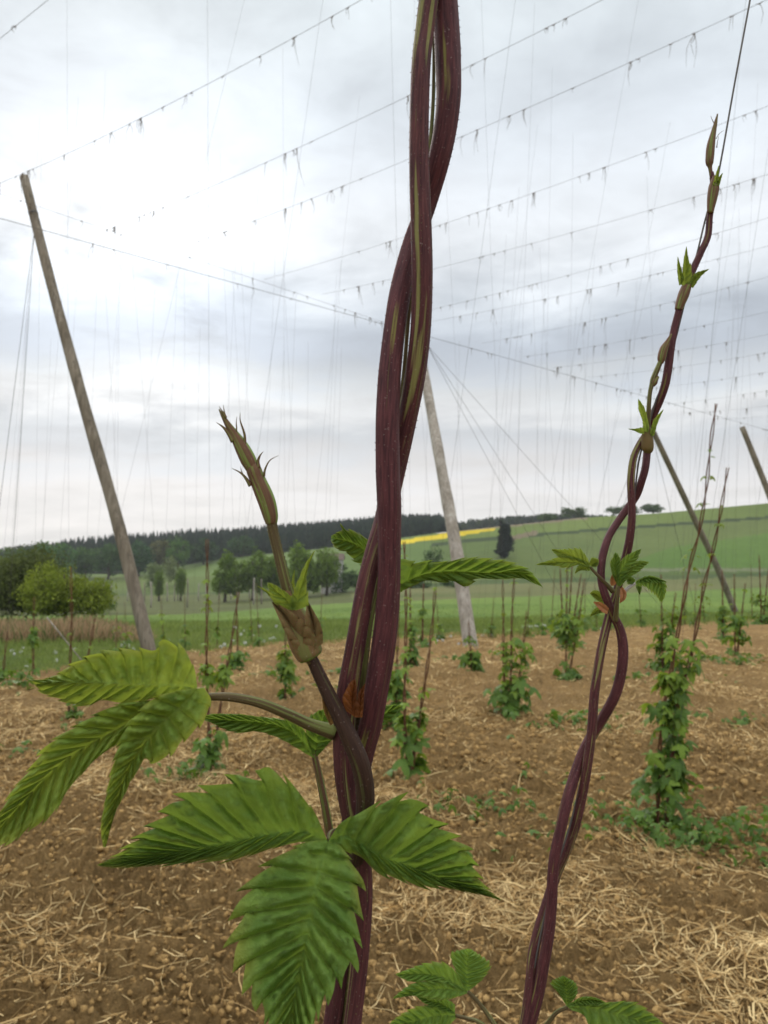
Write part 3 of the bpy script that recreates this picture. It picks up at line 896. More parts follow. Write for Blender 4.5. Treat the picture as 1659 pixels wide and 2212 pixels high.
def build_forest():
    # the dark spruce wood on the left hill: one far mass
    mb = MB()
    tops_x = [-500, 0, 60, 110, 160, 250, 330, 400, 500, 560, 700, 860, 950, 985, 1010]
    tops_y = [1190, 1181, 1172, 1168, 1158, 1150, 1146, 1138, 1137, 1131, 1121, 1107, 1107, 1122, 1135]
    n = 0
    rows = [275, 290, 305, 320, 340, 360, 385, 410]
    for ri, r in enumerate(rows):
        x = -480.0
        while x < 985:
            x += random.uniform(2.6, 5.2)
            xx = x + random.uniform(-2, 2)
            p = at(xx, r)
            base = HY + (CAM.z - p.z) / F ** 0 / r * F
            f = (ri + 1) / len(rows)
            top = np.interp(xx, tops_x, tops_y)
            ytop = base - (base - top) * (.55 + .45 * f) + random.uniform(-.5, 2.5) * (1 if random.random() < .9 else -1)
            h = (base - ytop) / F * r
            if h < 2: continue
            conifer_geo(mb, (p.x, p.y + random.uniform(-4, 4), p.z), h, random.uniform(3.2, 5.0), (.014, .028, .018), (.030, .050, .026), 6)
    o = mb.build('forest', M_crown, smooth=False)
    tag(o, 'long dark spruce forest along the hill top behind the fields', 'forest', kind='stuff')
    # paler, farther wood on the right behind the crest
    mb = MB()
    for r in (430, 450, 470):
        x = 985.0
        while x < 1300:
            x += random.uniform(4, 7)
            p = at(x, r)
            ytop = np.interp(x, [985, 1020, 1100, 1200, 1300], [1128, 1119, 1112, 1108, 1112]) + random.uniform(-1, 4)
            base = HY - (p.z - CAM.z) / r * F
            h = (base - ytop) / F * r
            if h < 2: continue
            if random.random() < .5: conifer_geo(mb, p, h, random.uniform(4, 6), (.030, .050, .032), (.045, .07, .04), 6)
            else: leaf_cloud(mb, (p.x, p.y, p.z + h * .55), (3.2, 3, h * .45), 60, .8, (.035, .06, .03), (.06, .09, .04))
    o = mb.build('distant_wood', M_crown, smooth=False)
    tag(o, 'hazy distant wood just above the hill crest right of the spruce forest', 'wood', kind='stuff')
build_forest()

GD = 'broadleaf trees along the foot of the wood'
specs = [(30, 250, 1190, 90, 'dull green broadleaf tree at far left edge below the wood', (.03, .05, .02), (.05, .08, .03)),
         (80, 235, 1178, 70, 'round dark green tree behind the big willow', (.025, .05, .02), (.045, .075, .03)),
         (118, 230, 1172, 74, 'tall dome shaped green tree at the foot of the wood above the yellow bush', (.025, .06, .022), (.05, .09, .03)),
         (185, 240, 1182, 60, 'mid green tree right of the dome shaped tree under the wood', (.03, .06, .024), (.055, .09, .03)),
         (235, 235, 1176, 62, 'dark green tree just left of the leftmost pole under the wood', (.022, .045, .02), (.04, .07, .028)),
         (300, 245, 1172, 60, 'dark broadleaf tree just right of the leftmost pole at the wood edge', (.02, .045, .025), (.035, .065, .03)),
         (345, 250, 1166, 46, 'brownish budding tree at the foot of the wood', (.055, .055, .035), (.075, .075, .04)),
         (385, 250, 1164, 50, 'bright green broadleaf tree in front of the spruces', (.035, .07, .025), (.06, .10, .03)),
         (440, 255, 1166, 62, 'dark rounded tree at the wood edge left of the side shoot', (.018, .035, .02), (.03, .05, .025)),
         (520, 262, 1160, 60, 'dark tree at the wood edge behind the lower stalk of the side shoot', (.02, .04, .022), (.035, .06, .028)),
         (335, 190, 1217, 44, 'pale grey green rounded bush at the bottom of the wooded slope', (.07, .09, .05), (.10, .12, .07)),
         (372, 200, 1205, 34, 'small pale bush at the upper end of the light green slope', (.08, .09, .055), (.10, .12, .07)),
         ]
for px, r, yt, wp, lab, c1, c2 in specs:
    tree('broadleaf_tree', px, r, yt - 4, wp * 1.15, lab, 'tree', np.array(c1) * 1.25, np.array(c2) * 1.25, 1500, GD if wp > 45 else None, trunk=wp > 45, base_frac=.05)

tree('willow_tree', -8, 36, 1172, 240, 'large dark grey green willow at the left edge of the photo', 'tree', (.036, .046, .017), (.07, .082, .03), 15000, size=.07, multi=4, base_frac=.02)
tree('willow_bush', 143, 33, 1206, 165, 'big yellow green willow bush behind the reeds', 'bush', (.075, .098, .017), (.14, .16, .028), 9000, size=.06, multi=5, base_frac=.01)
tree('bush', 226, 60, 1250, 62, 'olive green bush between the yellow willow bush and the leftmost pole', 'bush', (.05, .08, .02), (.08, .12, .03), 900, trunk=False, base_frac=0)
GT = 'trees in a row behind the far hop garden'
for px, r, yt, wp, lab in [(345, 150, 1230, 24, 'thin sparse tree just right of the leftmost pole behind the far hop posts'), (392, 150, 1226, 26, 'narrow pale tree second right of the leftmost pole'),
                           (487, 140, 1196, 52, 'round topped green tree left of the side shoot with a visible trunk'), (547, 140, 1190, 52, 'round green tree just left of the hanging side shoot stalk'),
                           (600, 142, 1200, 50, 'green tree hidden partly behind the side shoot stalk'), (652, 138, 1174, 74, 'tallest broad green tree in the row right of the side shoot'),
                           (706, 140, 1186, 60, 'green tree between the side shoot and the big twisted bine'), ]:
    tree('field_tree', px, r, yt - (6 if wp > 30 else 0), wp * (1.3 if wp > 30 else 1), lab, 'tree', (.055, .088, .018), (.10, .145, .028), 4500, GT, multi=3 if wp > 30 else 1, base_frac=.18 if wp > 30 else .1)
for px, yt, wp, lab in [(735, 1215, 70, 'dark bush below the pale farm building'), (790, 1228, 80, 'dark hedge bush left behind the big twisted bine'), (850, 1240, 70, 'dark hedge bush behind the big twisted bine'), (935, 1180, 60, 'olive bush on the hill left of the middle pole'), (900, 1248, 60, 'low dark hedge bush under the edge-on leaf'), (985, 1250, 60, 'low dark hedge bush left of the middle pole foot')]:
    tree('hedge_bush', px, 150 if yt > 1200 else 165, yt, wp, lab, 'bush', (.022, .042, .018), (.045, .075, .026), 900, trunk=False, base_frac=-.15)
# dark conifer standing alone on the hill
pc = at(1089, 205)
tc_ = empty('conifer_tree', pc, 'dark solitary conical tree standing in the green hill field', 'tree')
mb = MB()
hc = (HY - 1121) / F * 205 + CAM.z - pc.z
for q in range(4): leaf_cloud(mb, (pc.x + random.uniform(-.3, .3), pc.y, pc.z + hc * (.22 + .14 * q)), (2.7 - .3 * q, 2.4, hc * .24), 2400, .24, (.016, .027, .016), (.028, .044, .024))
leaf_cloud(mb, (pc.x, pc.y, pc.z + hc * .84), (1.7, 1.5, hc * .16), 600, .25, (.012, .022, .014), (.024, .038, .022))
mb.build('crown', M_crown, tc_, smooth=False)
mb = MB(); tube(mb, [(pc.x, pc.y, pc.z - .3), (pc.x, pc.y, pc.z + hc * .8)], [.25, .08], 6); mb.build('trunk', M_bark, tc_)
GC = 'round trees on the crest of the hill'
for px, yt, wp, lab in [(1240, 1094, 56, 'round crest tree nearest the middle pole'), (1330, 1092, 44, 'round crest tree just left of the slim bine'), (1362, 1086, 44, 'crest tree right behind the slim bine'), (1412, 1087, 50, 'crest tree right of the slim bine beside the leaning pole'), (1180, 1106, 40, 'low crest tree left of the largest round crest tree')]:
    tree('crest_tree', px, 275, yt, wp, lab, 'tree', (.035, .06, .03), (.06, .09, .04), 900, GC, base_frac=-.05)

# farm building between the trees
pb = at(712, 150)
bt = empty('farm_building', pb, 'small pale farm building with brown roof among the far trees', 'building')
def box(mb, x0, x1, y0, y1, z0, z1):
    mb.add([(x0, y0, z0), (x1, y0, z0), (x1, y1, z0), (x0, y1, z0), (x0, y0, z1), (x1, y0, z1), (x1, y1, z1), (x0, y1, z1)],
           [(0, 3, 2, 1), (4, 5, 6, 7), (0, 1, 5, 4), (1, 2, 6, 5), (2, 3, 7, 6), (3, 0, 4, 7)])
zb = CAM.z + (HY - 1215) / F * 150
mb = MB(); box(mb, pb.x - 1.6, pb.x + 2.4, pb.y, pb.y + 5, pb.z - .2, zb + .5); mb.build('wall', M_render, bt, smooth=False)
mb = MB(); z1 = zb + .5
mb.add([(pb.x - 1.9, pb.y - .3, z1), (pb.x + 2.7, pb.y - .3, z1), (pb.x + 2.7, pb.y + 5.3, z1), (pb.x - 1.9, pb.y + 5.3, z1), (pb.x - 1.9, pb.y + 2.5, z1 + 1.2), (pb.x + 2.7, pb.y + 2.5, z1 + 1.2)],
       [(0, 1, 5, 4), (2, 3, 4, 5), (0, 4, 3), (1, 2, 5), (0, 3, 2, 1)]); mb.build('roof', M_roof, bt, smooth=False)

# ------------------------------------------------------------------ far hop garden posts
GP = 'pale posts of the far hop garden'
k = 0
for px, y0, y1, dark in [(225, 1258, 1292, 0), (231, 1262, 1296, 0), (242, 1262, 1290, 0), (277, 1258, 1300, 0), (314, 1258, 1298, 1), (328, 1256, 1310, 0), (363, 1258, 1296, 0), (379, 1256, 1292, 0),
                         (386, 1256, 1290, 0), (393, 1256, 1294, 0), (406, 1250, 1320, 1), (447, 1256, 1300, 0), (474, 1254, 1305, 0), (485, 1256, 1300, 1), (516, 1252, 1300, 0), (540, 1254, 1284, 0), (549, 1248, 1312, 0),
                         (566, 1250, 1314, 1), (300, 1262, 1290, 0), (345, 1262, 1292, 0), (430, 1260, 1294, 0), (500, 1260, 1292, 0)]:
    r = 120 if y1 > 1305 else 150
    b = at(px, r); zt = CAM.z + (HY - y0) / F * r
    mb = MB(); tube(mb, catmull([b - Vector((0, 0, .2)), Vector((b.x + random.uniform(-.1, .1), b.y, (b.z + zt) / 2)), Vector((b.x + random.uniform(-.15, .15), b.y + .1, zt))], 5), np.linspace(.13, .10, 5), 7)
    o = mb.build('hop_post', M_wood if dark else M_woodw, None, origin=b)
    if dark: tag(o, 'dark post among the pale posts of the far hop garden', 'post', 'dark posts of the far hop garden')
    else: tag(o, 'thin pale post standing in the far hop garden on the left', 'post', GP)

# ------------------------------------------------------------------ trellis
ZC = CAM.z + 5.6
def pole(basep, topp, mid_off, r0, r1, label, m, foot=None):
    t = empty('trellis_pole', basep, label, 'pole', 'leaning trellis poles')
    mb = MB()
    b = Vector(basep); tp = Vector(topp); m1 = (b + tp) / 2 + mid_off
    pts = catmull([b - Vector((0, 0, .4)), b.lerp(m1, .5) + mid_off * .15, m1, m1.lerp(tp, .5) + mid_off * .35, tp], 26)
    rad = np.linspace(r0, r1, 26) * (1 + .03 * np.sin(np.arange(26) * 1.3) + RNG.normal(0, .012, 26))
    tube(mb, pts, rad, 18, .012, 3)
    mb.build('shaft', m, t)
    mb = MB()
    for z in (-3,):
        c = pts[z]; T = pts[z] - pts[z - 1]; T /= np.linalg.norm(T)
        tube(mb, [c - T * .02, c + T * .02], rad[z] * 1.07, 16)
    mb.build('wire_band', M_wire, t)
    return t
b1 = hit(340, 1424); t1 = P(52, 382, 14.2)
pole(b1, t1, Vector((-.05, 0, 0)), .115, .078, 'tall brown leaning pole on the left, complete with its sawn top', M_wood)
b2 = hit(1024, 1402); t2 = P(905, 742, 19.0)
pole(b2, t2, Vector((.0, 0, 0)), .145, .10, 'pale grey leaning pole behind the thick twisted bine', M_woodw)
b3 = at(1592, 40); t3 = P(1396, 900, 36)
pole(b3, t3, Vector((.0, 0, 0)), .16, .12, 'brown leaning pole behind the slim bine on the right', M_wood)
b4 = at(1762, 36); t4 = P(1603, 922, 36)
pole(b4, t4, Vector((0, 0, 0)), .17, .12, 'leaning pole cut off by the right edge of the photo', M_wood)

def sagline(a, b, sag, n=24):
    a, b = np.array(a), np.array(b)
    t = np.linspace(0, 1, n)[:, None]
    p = a * (1 - t) + b * t
    p[:, 2] -= (4 * t * (1 - t))[:, 0] * sag
    return p
def scrap(parent, p, L):
    """a rag of old bine and twine left on the wire"""
    mb = MB()
    p = np.array(p)
    rr = .0026 * max(1, p[1] / 11)
    for q in range(random.choice((1, 1, 2, 3))):
        d = np.array([random.gauss(0, .12), random.gauss(0, .12), -1]) * L * 1.15 * random.uniform(.4, 1)
        k = p + np.array([random.gauss(0, .006), random.gauss(0, .006), 0])
        tube(mb, catmull([k, k + d * .4 + np.array([random.gauss(0, .02), 0, 0]), k + d], 5), [rr * 1.3, rr, rr * .8, rr * .6, rr * .3], 4)
    tube(mb, [p + (-.022, .018, .004), p + (0, 0, -.008), p + (.022, -.018, .004)], [rr * 1.2, rr * 2.6, rr * 1.2], 5)
    if L > .3:
        tube(mb, [p + (-.02, 0, -.10), p + (0.01, 0, -.04), p + (-.01, .0, .01)], [rr, rr * 2.2, rr], 5)
    mb.build('old_twine', M_twine, parent)
def wire(a, b, sag, rad, label, nscrap, name='trellis_wire', cat='wire', group='overhead trellis wires'):
    pts = sagline(a, b, sag, 30)
    t = empty(name, Vector(pts[0]), label, cat, group)
    mb = MB(); tube(mb, pts, rad, 5); mb.build('strand', M_wire, t)
    for q in range(nscrap):
        u = random.uniform(.02, .98) * 29; i = min(int(u), 28); p = pts[i] * (1 - (u - i)) + pts[i + 1] * (u - i)
        scrap(t, p, abs(random.gauss(.12, .14)) + .05)
    return t
W = lambda px, py: cable_pt(px, py, ZC)
wl_ = [((-120, 180), (240, -110), 'topmost overhead wire crossing the upper left corner of the photo', 7, 0.0),
       ((-60, 420), (850, -40), 'overhead wire passing just above the top of the leftmost pole', 26, .12),
       ((230, 497), (1340, -20), 'overhead wire starting highest on the border cable right of the leftmost pole', 22, .1),
       ((395, 533), (1720, -30), 'overhead wire crossing behind the thick bine near its upper gap', 24, .12),
       ((570, 604), (1760, 190), 'overhead wire meeting the border cable left of the thick bine crossing', 22, .12),
       ((695, 636), (1760, 345), 'overhead wire sixth from the top at the right edge of the photo', 18, .12),
       ((832, 691), (1760, 440), 'overhead wire starting at the thick bine above the border cable', 18, .1),
       ((905, 699), (1760, 505), 'overhead wire just above the point where the cable leaves the thick bine', 16, .1),
       ((1040, 742), (1760, 570), 'overhead wire starting right of the thick bine, first of the lower bunch', 16, .1),
       ((1130, 771), (1760, 650), 'overhead wire second of the lower bunch right of the thick bine', 14, .1),
       ((1190, 795), (1760, 702), 'overhead wire third of the lower bunch right of the thick bine', 13, .1),
       ((1270, 815), (1760, 742), 'overhead wire fourth of the lower bunch above the leaning pole', 12, .1),
       ((1330, 845), (1760, 785), 'overhead wire fifth of the lower bunch above the leaning pole', 11, .1),
       ((1385, 878), (1760, 825), 'overhead wire behind the slim bine at its topmost leafy node on the right', 9, .1),
       ((1470, 892), (1760, 862), 'overhead wire second lowest at the right edge', 8, .1),
       ((1530, 905), (1760, 885), 'lowest overhead wire at the right edge', 6, .1)]
for a, b, lab, n, sag in wl_:
    wire(W(*a), W(*b), sag, .0024, lab, n)
wire(W(-60, 455), W(1690, 938), .0, .0055, 'heavy border cable slanting down across the sky from left to right', 34, 'border_cable', 'cable', None)
wire(cable_pt(-40, 405, ZC + .5), cable_pt(905, 722, ZC), .0, .003, 'thin second cable running just above the border cable', 14, 'border_cable', 'cable', None)

GG = 'guy wires of the leaning poles'
def line(name, a, b, rad, label, cat, group, m=M_wire, sag=0, n=4):
    mb = MB(); tube(mb, sagline(a, b, sag, n), rad, 4); o = mb.build(name, m, None, origin=a)
    return tag(o, label, cat, group)
tA = P(74, 500, 14.0)
line('guy_wire', tA, hit(-40, 1400), .0045, 'guy wire running down left from the leftmost pole to the photo edge', 'wire', GG)
line('guy_wire', tA, hit(14, 1400), .0045, 'steeper guy wire running down from the leftmost pole', 'wire', GG)
tB = P(922, 745, 18.6)
for px, lab in ((1240, 'steepest guy wire fanning right from the middle pole'), (1300, 'middle guy wire fanning right from the middle pole'), (1455, 'flattest guy wire fanning right from the middle pole')):
    line('guy_wire', tB, at(px, 25), .0042, lab, 'wire', GG)
tC = P(1403, 915, 35.6)
line('guy_wire', tC, at(1240, 40), .009, 'guy wire running left from the leaning pole behind the slim bine', 'wire', GG)
line('guy_wire', tC, at(1275, 40), .009, 'second guy wire left of the leaning pole behind the slim bine', 'wire', GG)
line('guy_wire', tC, at(1500, 40), .009, 'guy wire dropping right of the leaning pole near the slim bine', 'wire', GG)

# ------------------------------------------------------------------ hop plants of the field
GH = 'hop plants growing up strings in the field'
GS = 'thin climbing wires hanging from the trellis'
def far_string(base, dx, dy, rad=.00075):
    top = Vector((base.x + dx, base.y + dy, ZC - .02))
    line('climbing_wire', base, top, rad * max(1, base.y / 9), 'thin climbing wire rising from the field to the trellis', 'wire', GS, M_string, 0, 3)

def hop_plant(px, py, label, col_top, nleaf, stems, width=.13, clump=.3, separate=False, lean=0, strings=True, group=GH, leaf_s=.065, base_leaf=1.0, scale=1.0, thin=1.0):
    leaf_s *= 1.75; nleaf = int(nleaf * 1.2)
    """col_top: plate height of the leafy part; stems: list of plate polylines at the plant's depth"""
    b = hit(px, py); d = b.y
    t = empty('hop_plant', b, label, 'hop plant', group)
    dd = d
    z_of = lambda y: P(px, y, dd).z
    paths = []; side = MB()
    for st in stems:
        pts = [P(x, y, dd + random.uniform(-.05, .05)) for x, y in st]
        n = max(10, len(pts) * 6)
        c = catmull(pts, n)
        ph = random.uniform(0, 6); L = np.linspace(0, 1, n)
        am = .008 * (d / 6) ** .5
        for q in (0, math.pi):
            cc = c.copy()
            turns = 14 * (c[0, 2] - c[-1, 2]) / 2 * (1 if True else 1)
            th = ph + q + turns * L * 2
            cc[:, 0] += np.cos(th) * am; cc[:, 1] += np.sin(th) * am
            mb = MB(); tube(mb, cc, np.linspace(.0032, .0068, n) * max(1, d / 9) * thin, 6)
            mb.build('stem', M_bine_far, t)
        paths.append(c)
        # short side leaves along the upper bine
    if d < 14:
        for c in paths:
            Lz = abs(c[0, 2] - c[-1, 2]); nn = int(Lz / (.07 + .012 * d))
            for q in range(nn):
                i = int(random.uniform(.02, .85) * (len(c) - 1)); a = random.uniform(0, 6.283)
                for sgn in (0, math.pi):
                    if random.random() < .3: continue
                    V, Fc = random.choice(LEAFGEO); s_ = random.uniform(.03, .06) * (.5 + i / len(c)) * max(1, d / 8)
                    Mx = frame(a + sgn, random.uniform(-.3, .9), 0); o_ = np.array([math.cos(a + sgn), math.sin(a + sgn), .2]) * s_ * .8
                    side.add(V * s_ @ Mx.T + c[i] + o_, Fc); tube(side, [c[i], c[i] + o_], .0012, 3, caps=False)
        if side.n: side.build('side_leaves', M_leaf_fy, t)
    if strings:
        for c in paths:
            top = c[0]; far_string(Vector((b.x + (top[0] - b.x) * .0, b.y, b.z)), (top[0] - b.x) / max(.5, (top[2] - b.z)) * (ZC - b.z), random.uniform(-.4, .4))
    zt = z_of(col_top)
    hgt = zt - b.z
    mb = MB(); mby = MB()
    bunches = [(random.uniform(.08, 1) ** .75, random.uniform(.03, .09), random.uniform(.45, 1.25), random.uniform(0, 6.283)) for _ in range(max(4, nleaf // 11))]
    for i in range(nleaf):
        u = random.random(); boff = None
        if random.random() < clump * .6: h = abs(random.gauss(0, .10)) * scale; wd = width * 1.0 * base_leaf; u *= .3
        else:
            bq = random.choice(bunches)
            u = min(1, max(.02, bq[0] + random.gauss(0, bq[1]))); h = u * hgt; wd = width * bq[2] * (1.0 - .35 * u); boff = bq[3]
        # follow nearest stem
        c = random.choice(paths) if paths else None
        cx, cy = b.x, b.y
        if c is not None:
            zz = b.z + h
            o = np.argsort(c[:, 2]); cx = float(np.interp(zz, c[o, 2], c[o, 0])); cy = float(np.interp(zz, c[o, 2], c[o, 1]))
            if zz < c[o[0], 2]: cx = (cx + b.x) / 2
        a = random.uniform(0, 6.283) if boff is None else random.gauss(boff, 1.1); q = wd * random.uniform(.2, 1.0)
        x, y = cx + math.cos(a) * q, cy + math.sin(a) * q
        z = b.z + h + random.uniform(0, .02)
        s = leaf_s * random.uniform(.4, 1.1) * (1.0 - .4 * u)
        Mx = frame(a + random.gauss(0, .5), random.uniform(.0, 1.15), random.gauss(0, .35))
        if separate and i < 95:
            me = random.choice(LEAFMESH_Y if random.random() < u * 1.1 - .25 else LEAFMESH)
            o = bpy.data.objects.new('leaf', me); COL.objects.link(o); o.parent = t
            from mathutils import Matrix
            mm = Matrix([[*(Mx[r_] * s), v] for r_, v in zip(range(3), (x - b.x, y - b.y, z - b.z))] + [[0, 0, 0, 1]])
            o.matrix_local = mm
        else:
            V, Fc = random.choice(LEAFGEO)
            (mby if random.random() < u * 1.1 - .3 else mb).add(V * s @ Mx.T + (x, y, z), Fc)
        if random.random() < .7 and not separate:
            tube(mb, [(cx, cy, z - .02), (x, y, z)], .0012 * max(1, d / 6), 3, caps=False)
    if mb.n: mb.build('foliage', M_leaf_f, t)
    if mby.n: mby.build('young_foliage', M_leaf_fy, t)
    return t

hop_plant(1432, 1800, 'leafy hop plant with two tall bines right of the slim bine, nearest in the field', 1385, 150,
          [[(1547, 872), (1535, 960), (1525, 1060), (1510, 1150), (1492, 1215), (1478, 1290), (1462, 1380), (1450, 1450), (1432, 1540), (1424, 1640), (1420, 1790)],
           [(1572, 1010), (1556, 1110), (1538, 1200), (1522, 1260), (1508, 1340), (1492, 1420), (1468, 1500), (1455, 1600), (1445, 1700), (1440, 1790)]],
          width=.125, clump=.2, separate=True, leaf_s=.07)
hop_plant(1098, 1560, 'hop plant with a dense dark clump at its foot right of the middle pole', 1380, 120,
          [[(1086, 1250), (1087, 1330), (1088, 1420), (1092, 1555)], [(1138, 1320), (1128, 1420), (1118, 1490), (1106, 1555)], [(1112, 1230), (1106, 1330), (1104, 1450), (1100, 1555)]],
          width=.17, clump=.45, separate=True, leaf_s=.08, base_leaf=1.0, scale=1.8)
hop_plant(886, 1690, 'hop plant with two reddish bines just right of the thick twisted bine', 1545, 60,
          [[(873, 1170), (877, 1290), (876, 1400), (874, 1500), (876, 1600), (884, 1690)], [(940, 1270), (934, 1350), (922, 1450), (906, 1550), (895, 1620), (888, 1690)]],
          width=.12, clump=.25, separate=True, leaf_s=.07)
hop_plant(455, 1685, 'hop plant with two dark bines below the tip of the side shoot', 1440, 62,
          [[(447, 1165), (448, 1290), (446, 1400), (448, 1500), (452, 1600), (456, 1680)], [(515, 1278), (506, 1350), (492, 1430), (480, 1500), (466, 1600), (458, 1680)]],
          width=.12, clump=.3, separate=True, leaf_s=.07)
hop_plant(150, 1570, 'hop plant with one tall dark bine behind the large left leaf', 1530, 26,
          [[(153, 1225), (155, 1320), (152, 1420), (149, 1500), (150, 1570)], [(205, 1335), (190, 1420), (170, 1500), (155, 1568)]], width=.10, clump=.5, separate=True, leaf_s=.06)
hop_plant(1020, 1458, 'small bushy hop plant at the foot of the pale middle pole', 1375, 50,
          [[(1012, 1340), (1016, 1400), (1020, 1455)]], width=.16, clump=.4, leaf_s=.08)
hop_plant(1225, 1472, 'hop plant behind the small dead weed between the middle pole and the slim bine', 1320, 90,
          [[(1226, 1200), (1224, 1300), (1222, 1470)], [(1262, 1250), (1250, 1340), (1228, 1468)]], width=.2, clump=.3, leaf_s=.09)
hop_plant(617, 1520, 'narrow hop plant below the brown sheath of the side shoot', 1400, 60,
          [[(618, 1330), (616, 1420), (616, 1515)]], width=.12, clump=.35, leaf_s=.08)
hop_plant(855, 1590, 'leafy hop plant half hidden behind the thick twisted bine', 1400, 70,
          [[(862, 1300), (858, 1420), (855, 1580)]], width=.15, clump=.3, leaf_s=.08)
hop_plant(515, 1452, 'small distant hop plant between the two dark bines and the side shoot', 1385, 40, [[(512, 1320), (514, 1450)]], width=.17, leaf_s=.09)
hop_plant(1588, 1422, 'bushy hop plant in front of the foot of the leaning pole on the right', 1330, 60, [[(1586, 1240), (1588, 1420)], [(1610, 1260), (1592, 1420)]], width=.2, leaf_s=.10)
hop_plant(1432, 1452, 'hop plant hidden behind the two tall bines on the right', 1330, 80, [[(1428, 1240), (1432, 1450)], [(1460, 1280), (1436, 1450)]], width=.22, leaf_s=.1)
hop_plant(1562, 1385, 'hop plant left of the leaning pole foot on the right', 1310, 60, [[(1560, 1230), (1562, 1383)]], width=.24, leaf_s=.11)
hop_plant(1645, 1350, 'hop plant at the right edge of the photo', 1280, 60, [[(1640, 1200), (1645, 1348)], [(1660, 1230), (1648, 1348)]], width=.28, leaf_s=.12)
hop_plant(1222, 1402, 'dense distant hop plant left of the slim bine above the soil', 1315, 100, [[(1210, 1230), (1218, 1400)], [(1236, 1220), (1226, 1400)], [(1255, 1240), (1230, 1400)]], width=.3, leaf_s=.11)
hop_plant(887, 1440, 'small hop plant right of the thick bine at the field edge', 1310, 50, [[(886, 1260), (887, 1438)]], width=.15, leaf_s=.09)
hop_plant(912, 1405, 'slender hop plant second right of the thick bine at the field edge', 1310, 36, [[(915, 1260), (912, 1403)]], width=.14, leaf_s=.09)
hop_plant(5, 1482, 'hop plant with a leaning bine at the left edge of the photo', 1440, 20, [[(16, 1365), (10, 1420), (5, 1480)]], width=.12, leaf_s=.07)
hop_plant(72, 1470, 'green hop plant left of the pale stake', 1320, 34, [[(74, 1290), (72, 1370), (72, 1468)]], width=.08, leaf_s=.07)
GF = 'sparse far hop bines along the field edge'
for px, py, yt in [(400, 1408, 1270), (355, 1415, 1290), (250, 1440, 1320), (275, 1432, 1300), (468, 1400, 1280), (545, 1392, 1290), (560, 1398, 1260), (650, 1390, 1280), (690, 1388, 1270),
                   (950, 1385, 1300), (1060, 1380, 1290), (1140, 1382, 1270), (1172, 1376, 1290), (1290, 1365, 1260), (1320, 1362, 1250), (1385, 1356, 1240), (1480, 1350, 1235), (1522, 1345, 1250), (1625, 1338, 1220), (1190, 1368, 1230), (1262, 1366, 1250), (1500, 1360, 1260)]:
    j = random.uniform(-10, 10)
    hop_plant(px, py, 'thin dark far hop bine with few leaves at the back edge of the hop field', (py * .55 + yt * .45), 22 if px > 900 else 14, [[(px + j, yt), (px + j * .5, (py + yt) / 2), (px, py)]],
              width=.16 if px > 900 else .1, leaf_s=.07, group=GF, clump=.4, thin=.38)

# extra climbing wires in the air whose plants stand out of sight or far off
for px, r, dx in [(180, 9.0, .1), (70, 9.5, .5), (190, 11, .6), (640, 9.5, .8), (700, 15, .2), (760, 10, 1.3), (1010, 10, .9), (1060, 12, .4), (1040, 14, .5), (1165, 9, .2), (1390, 11, 1.2), (1520, 14, .8), (1560, 9, .6),
                  (1600, 12, .8), (120, 15, .3), (350, 14, .3), (560, 14, .3), (610, 17, .2), (300, 17, .4), (820, 18, .2), (1200, 17, .3), (1300, 20, .2), (1340, 16, .5), (1450, 18, .4), (1550, 20, .3), (1640, 18, .4),
                  (240, 20, .1), (420, 20, .2), (500, 12, .5), (590, 22, .2), (660, 21, .1), (720, 22, .3), (980, 21, .2), (1110, 22, .2), (30, 17, .2), (-10, 12, .6), (90, 21, .2), (1480, 24, .4), (1230, 25, .2), (1370, 27, .3)]:
    far_string(at(px, r), dx + random.uniform(-.1, .1), random.uniform(-.3, .3), .0007)

# pale stake in the verge
sb = hit(190, 1444); stp = P(146, 1965 * .6777 + 3, sb.y)
line('pale_stake', sb, P(101, 1333, sb.y), .010, 'thin pale leaning stake in the verge at the left', 'stake', None, M_woodw)

# dandelion clocks
GDn = 'dandelion clocks in the verge grass'
dpos = [(25, 1405), (30, 1412), (44, 1407), (48, 1400), (118, 1408), (160, 1402), (190, 1398), (262, 1393), (270, 1388), (276, 1394), (248, 1402), (288, 1400), (366, 1382), (300, 1390), (55, 1440), (120, 1425), (40, 1462),
        (476, 1396), (484, 1392), (502, 1384), (520, 1370), (528, 1388), (568, 1384), (584, 1380), (590, 1378), (506, 1355), (525, 1363), (545, 1372), (560, 1352), (596, 1352), (604, 1346), (648, 1378), (676, 1350),
        (942, 1383), (955, 1382), (972, 1374), (990, 1390), (1042, 1372), (1062, 1372), (1130, 1354), (1140, 1352), (1148, 1354), (1158, 1352), (1170, 1350), (1176, 1352), (1186, 1356), (1196, 1352), (1202, 1356), (1212, 1354), (1100, 1362), (1300, 1358), (1330, 1352), (926, 1392)]
def dandelion():
    pass
for px, py in dpos:
    g = hit(px, py + 6)
    zt = P(px, py, g.y).z
    t = empty('dandelion', g, 'white round dandelion clock on a thin stalk in the verge grass', 'dandelion', GDn)
    mb = MB(); tube(mb, [g, Vector((g.x + .01, g.y, zt))], .004, 4); mb.build('stalk', M_stalk, t)
    mb = MB(); s = random.uniform(.028, .04) * max(1, g.y / 16)
    for q in range(46):
        d_ = np.array([random.gauss(0, 1) for _ in range(3)]); d_ /= np.linalg.norm(d_)
        e = np.cross(d_, (0.3, .5, .8)); e /= np.linalg.norm(e); f2 = np.cross(d_, e)
        c = np.array((g.x + .01, g.y, zt)) + d_ * s
        mb.add([c - e * s * .34, c + f2 * s * .34, c + e * s * .34, c - f2 * s * .34], [(0, 1, 2, 3)])
    mb.build('seed_head', M_white, t, smooth=False)

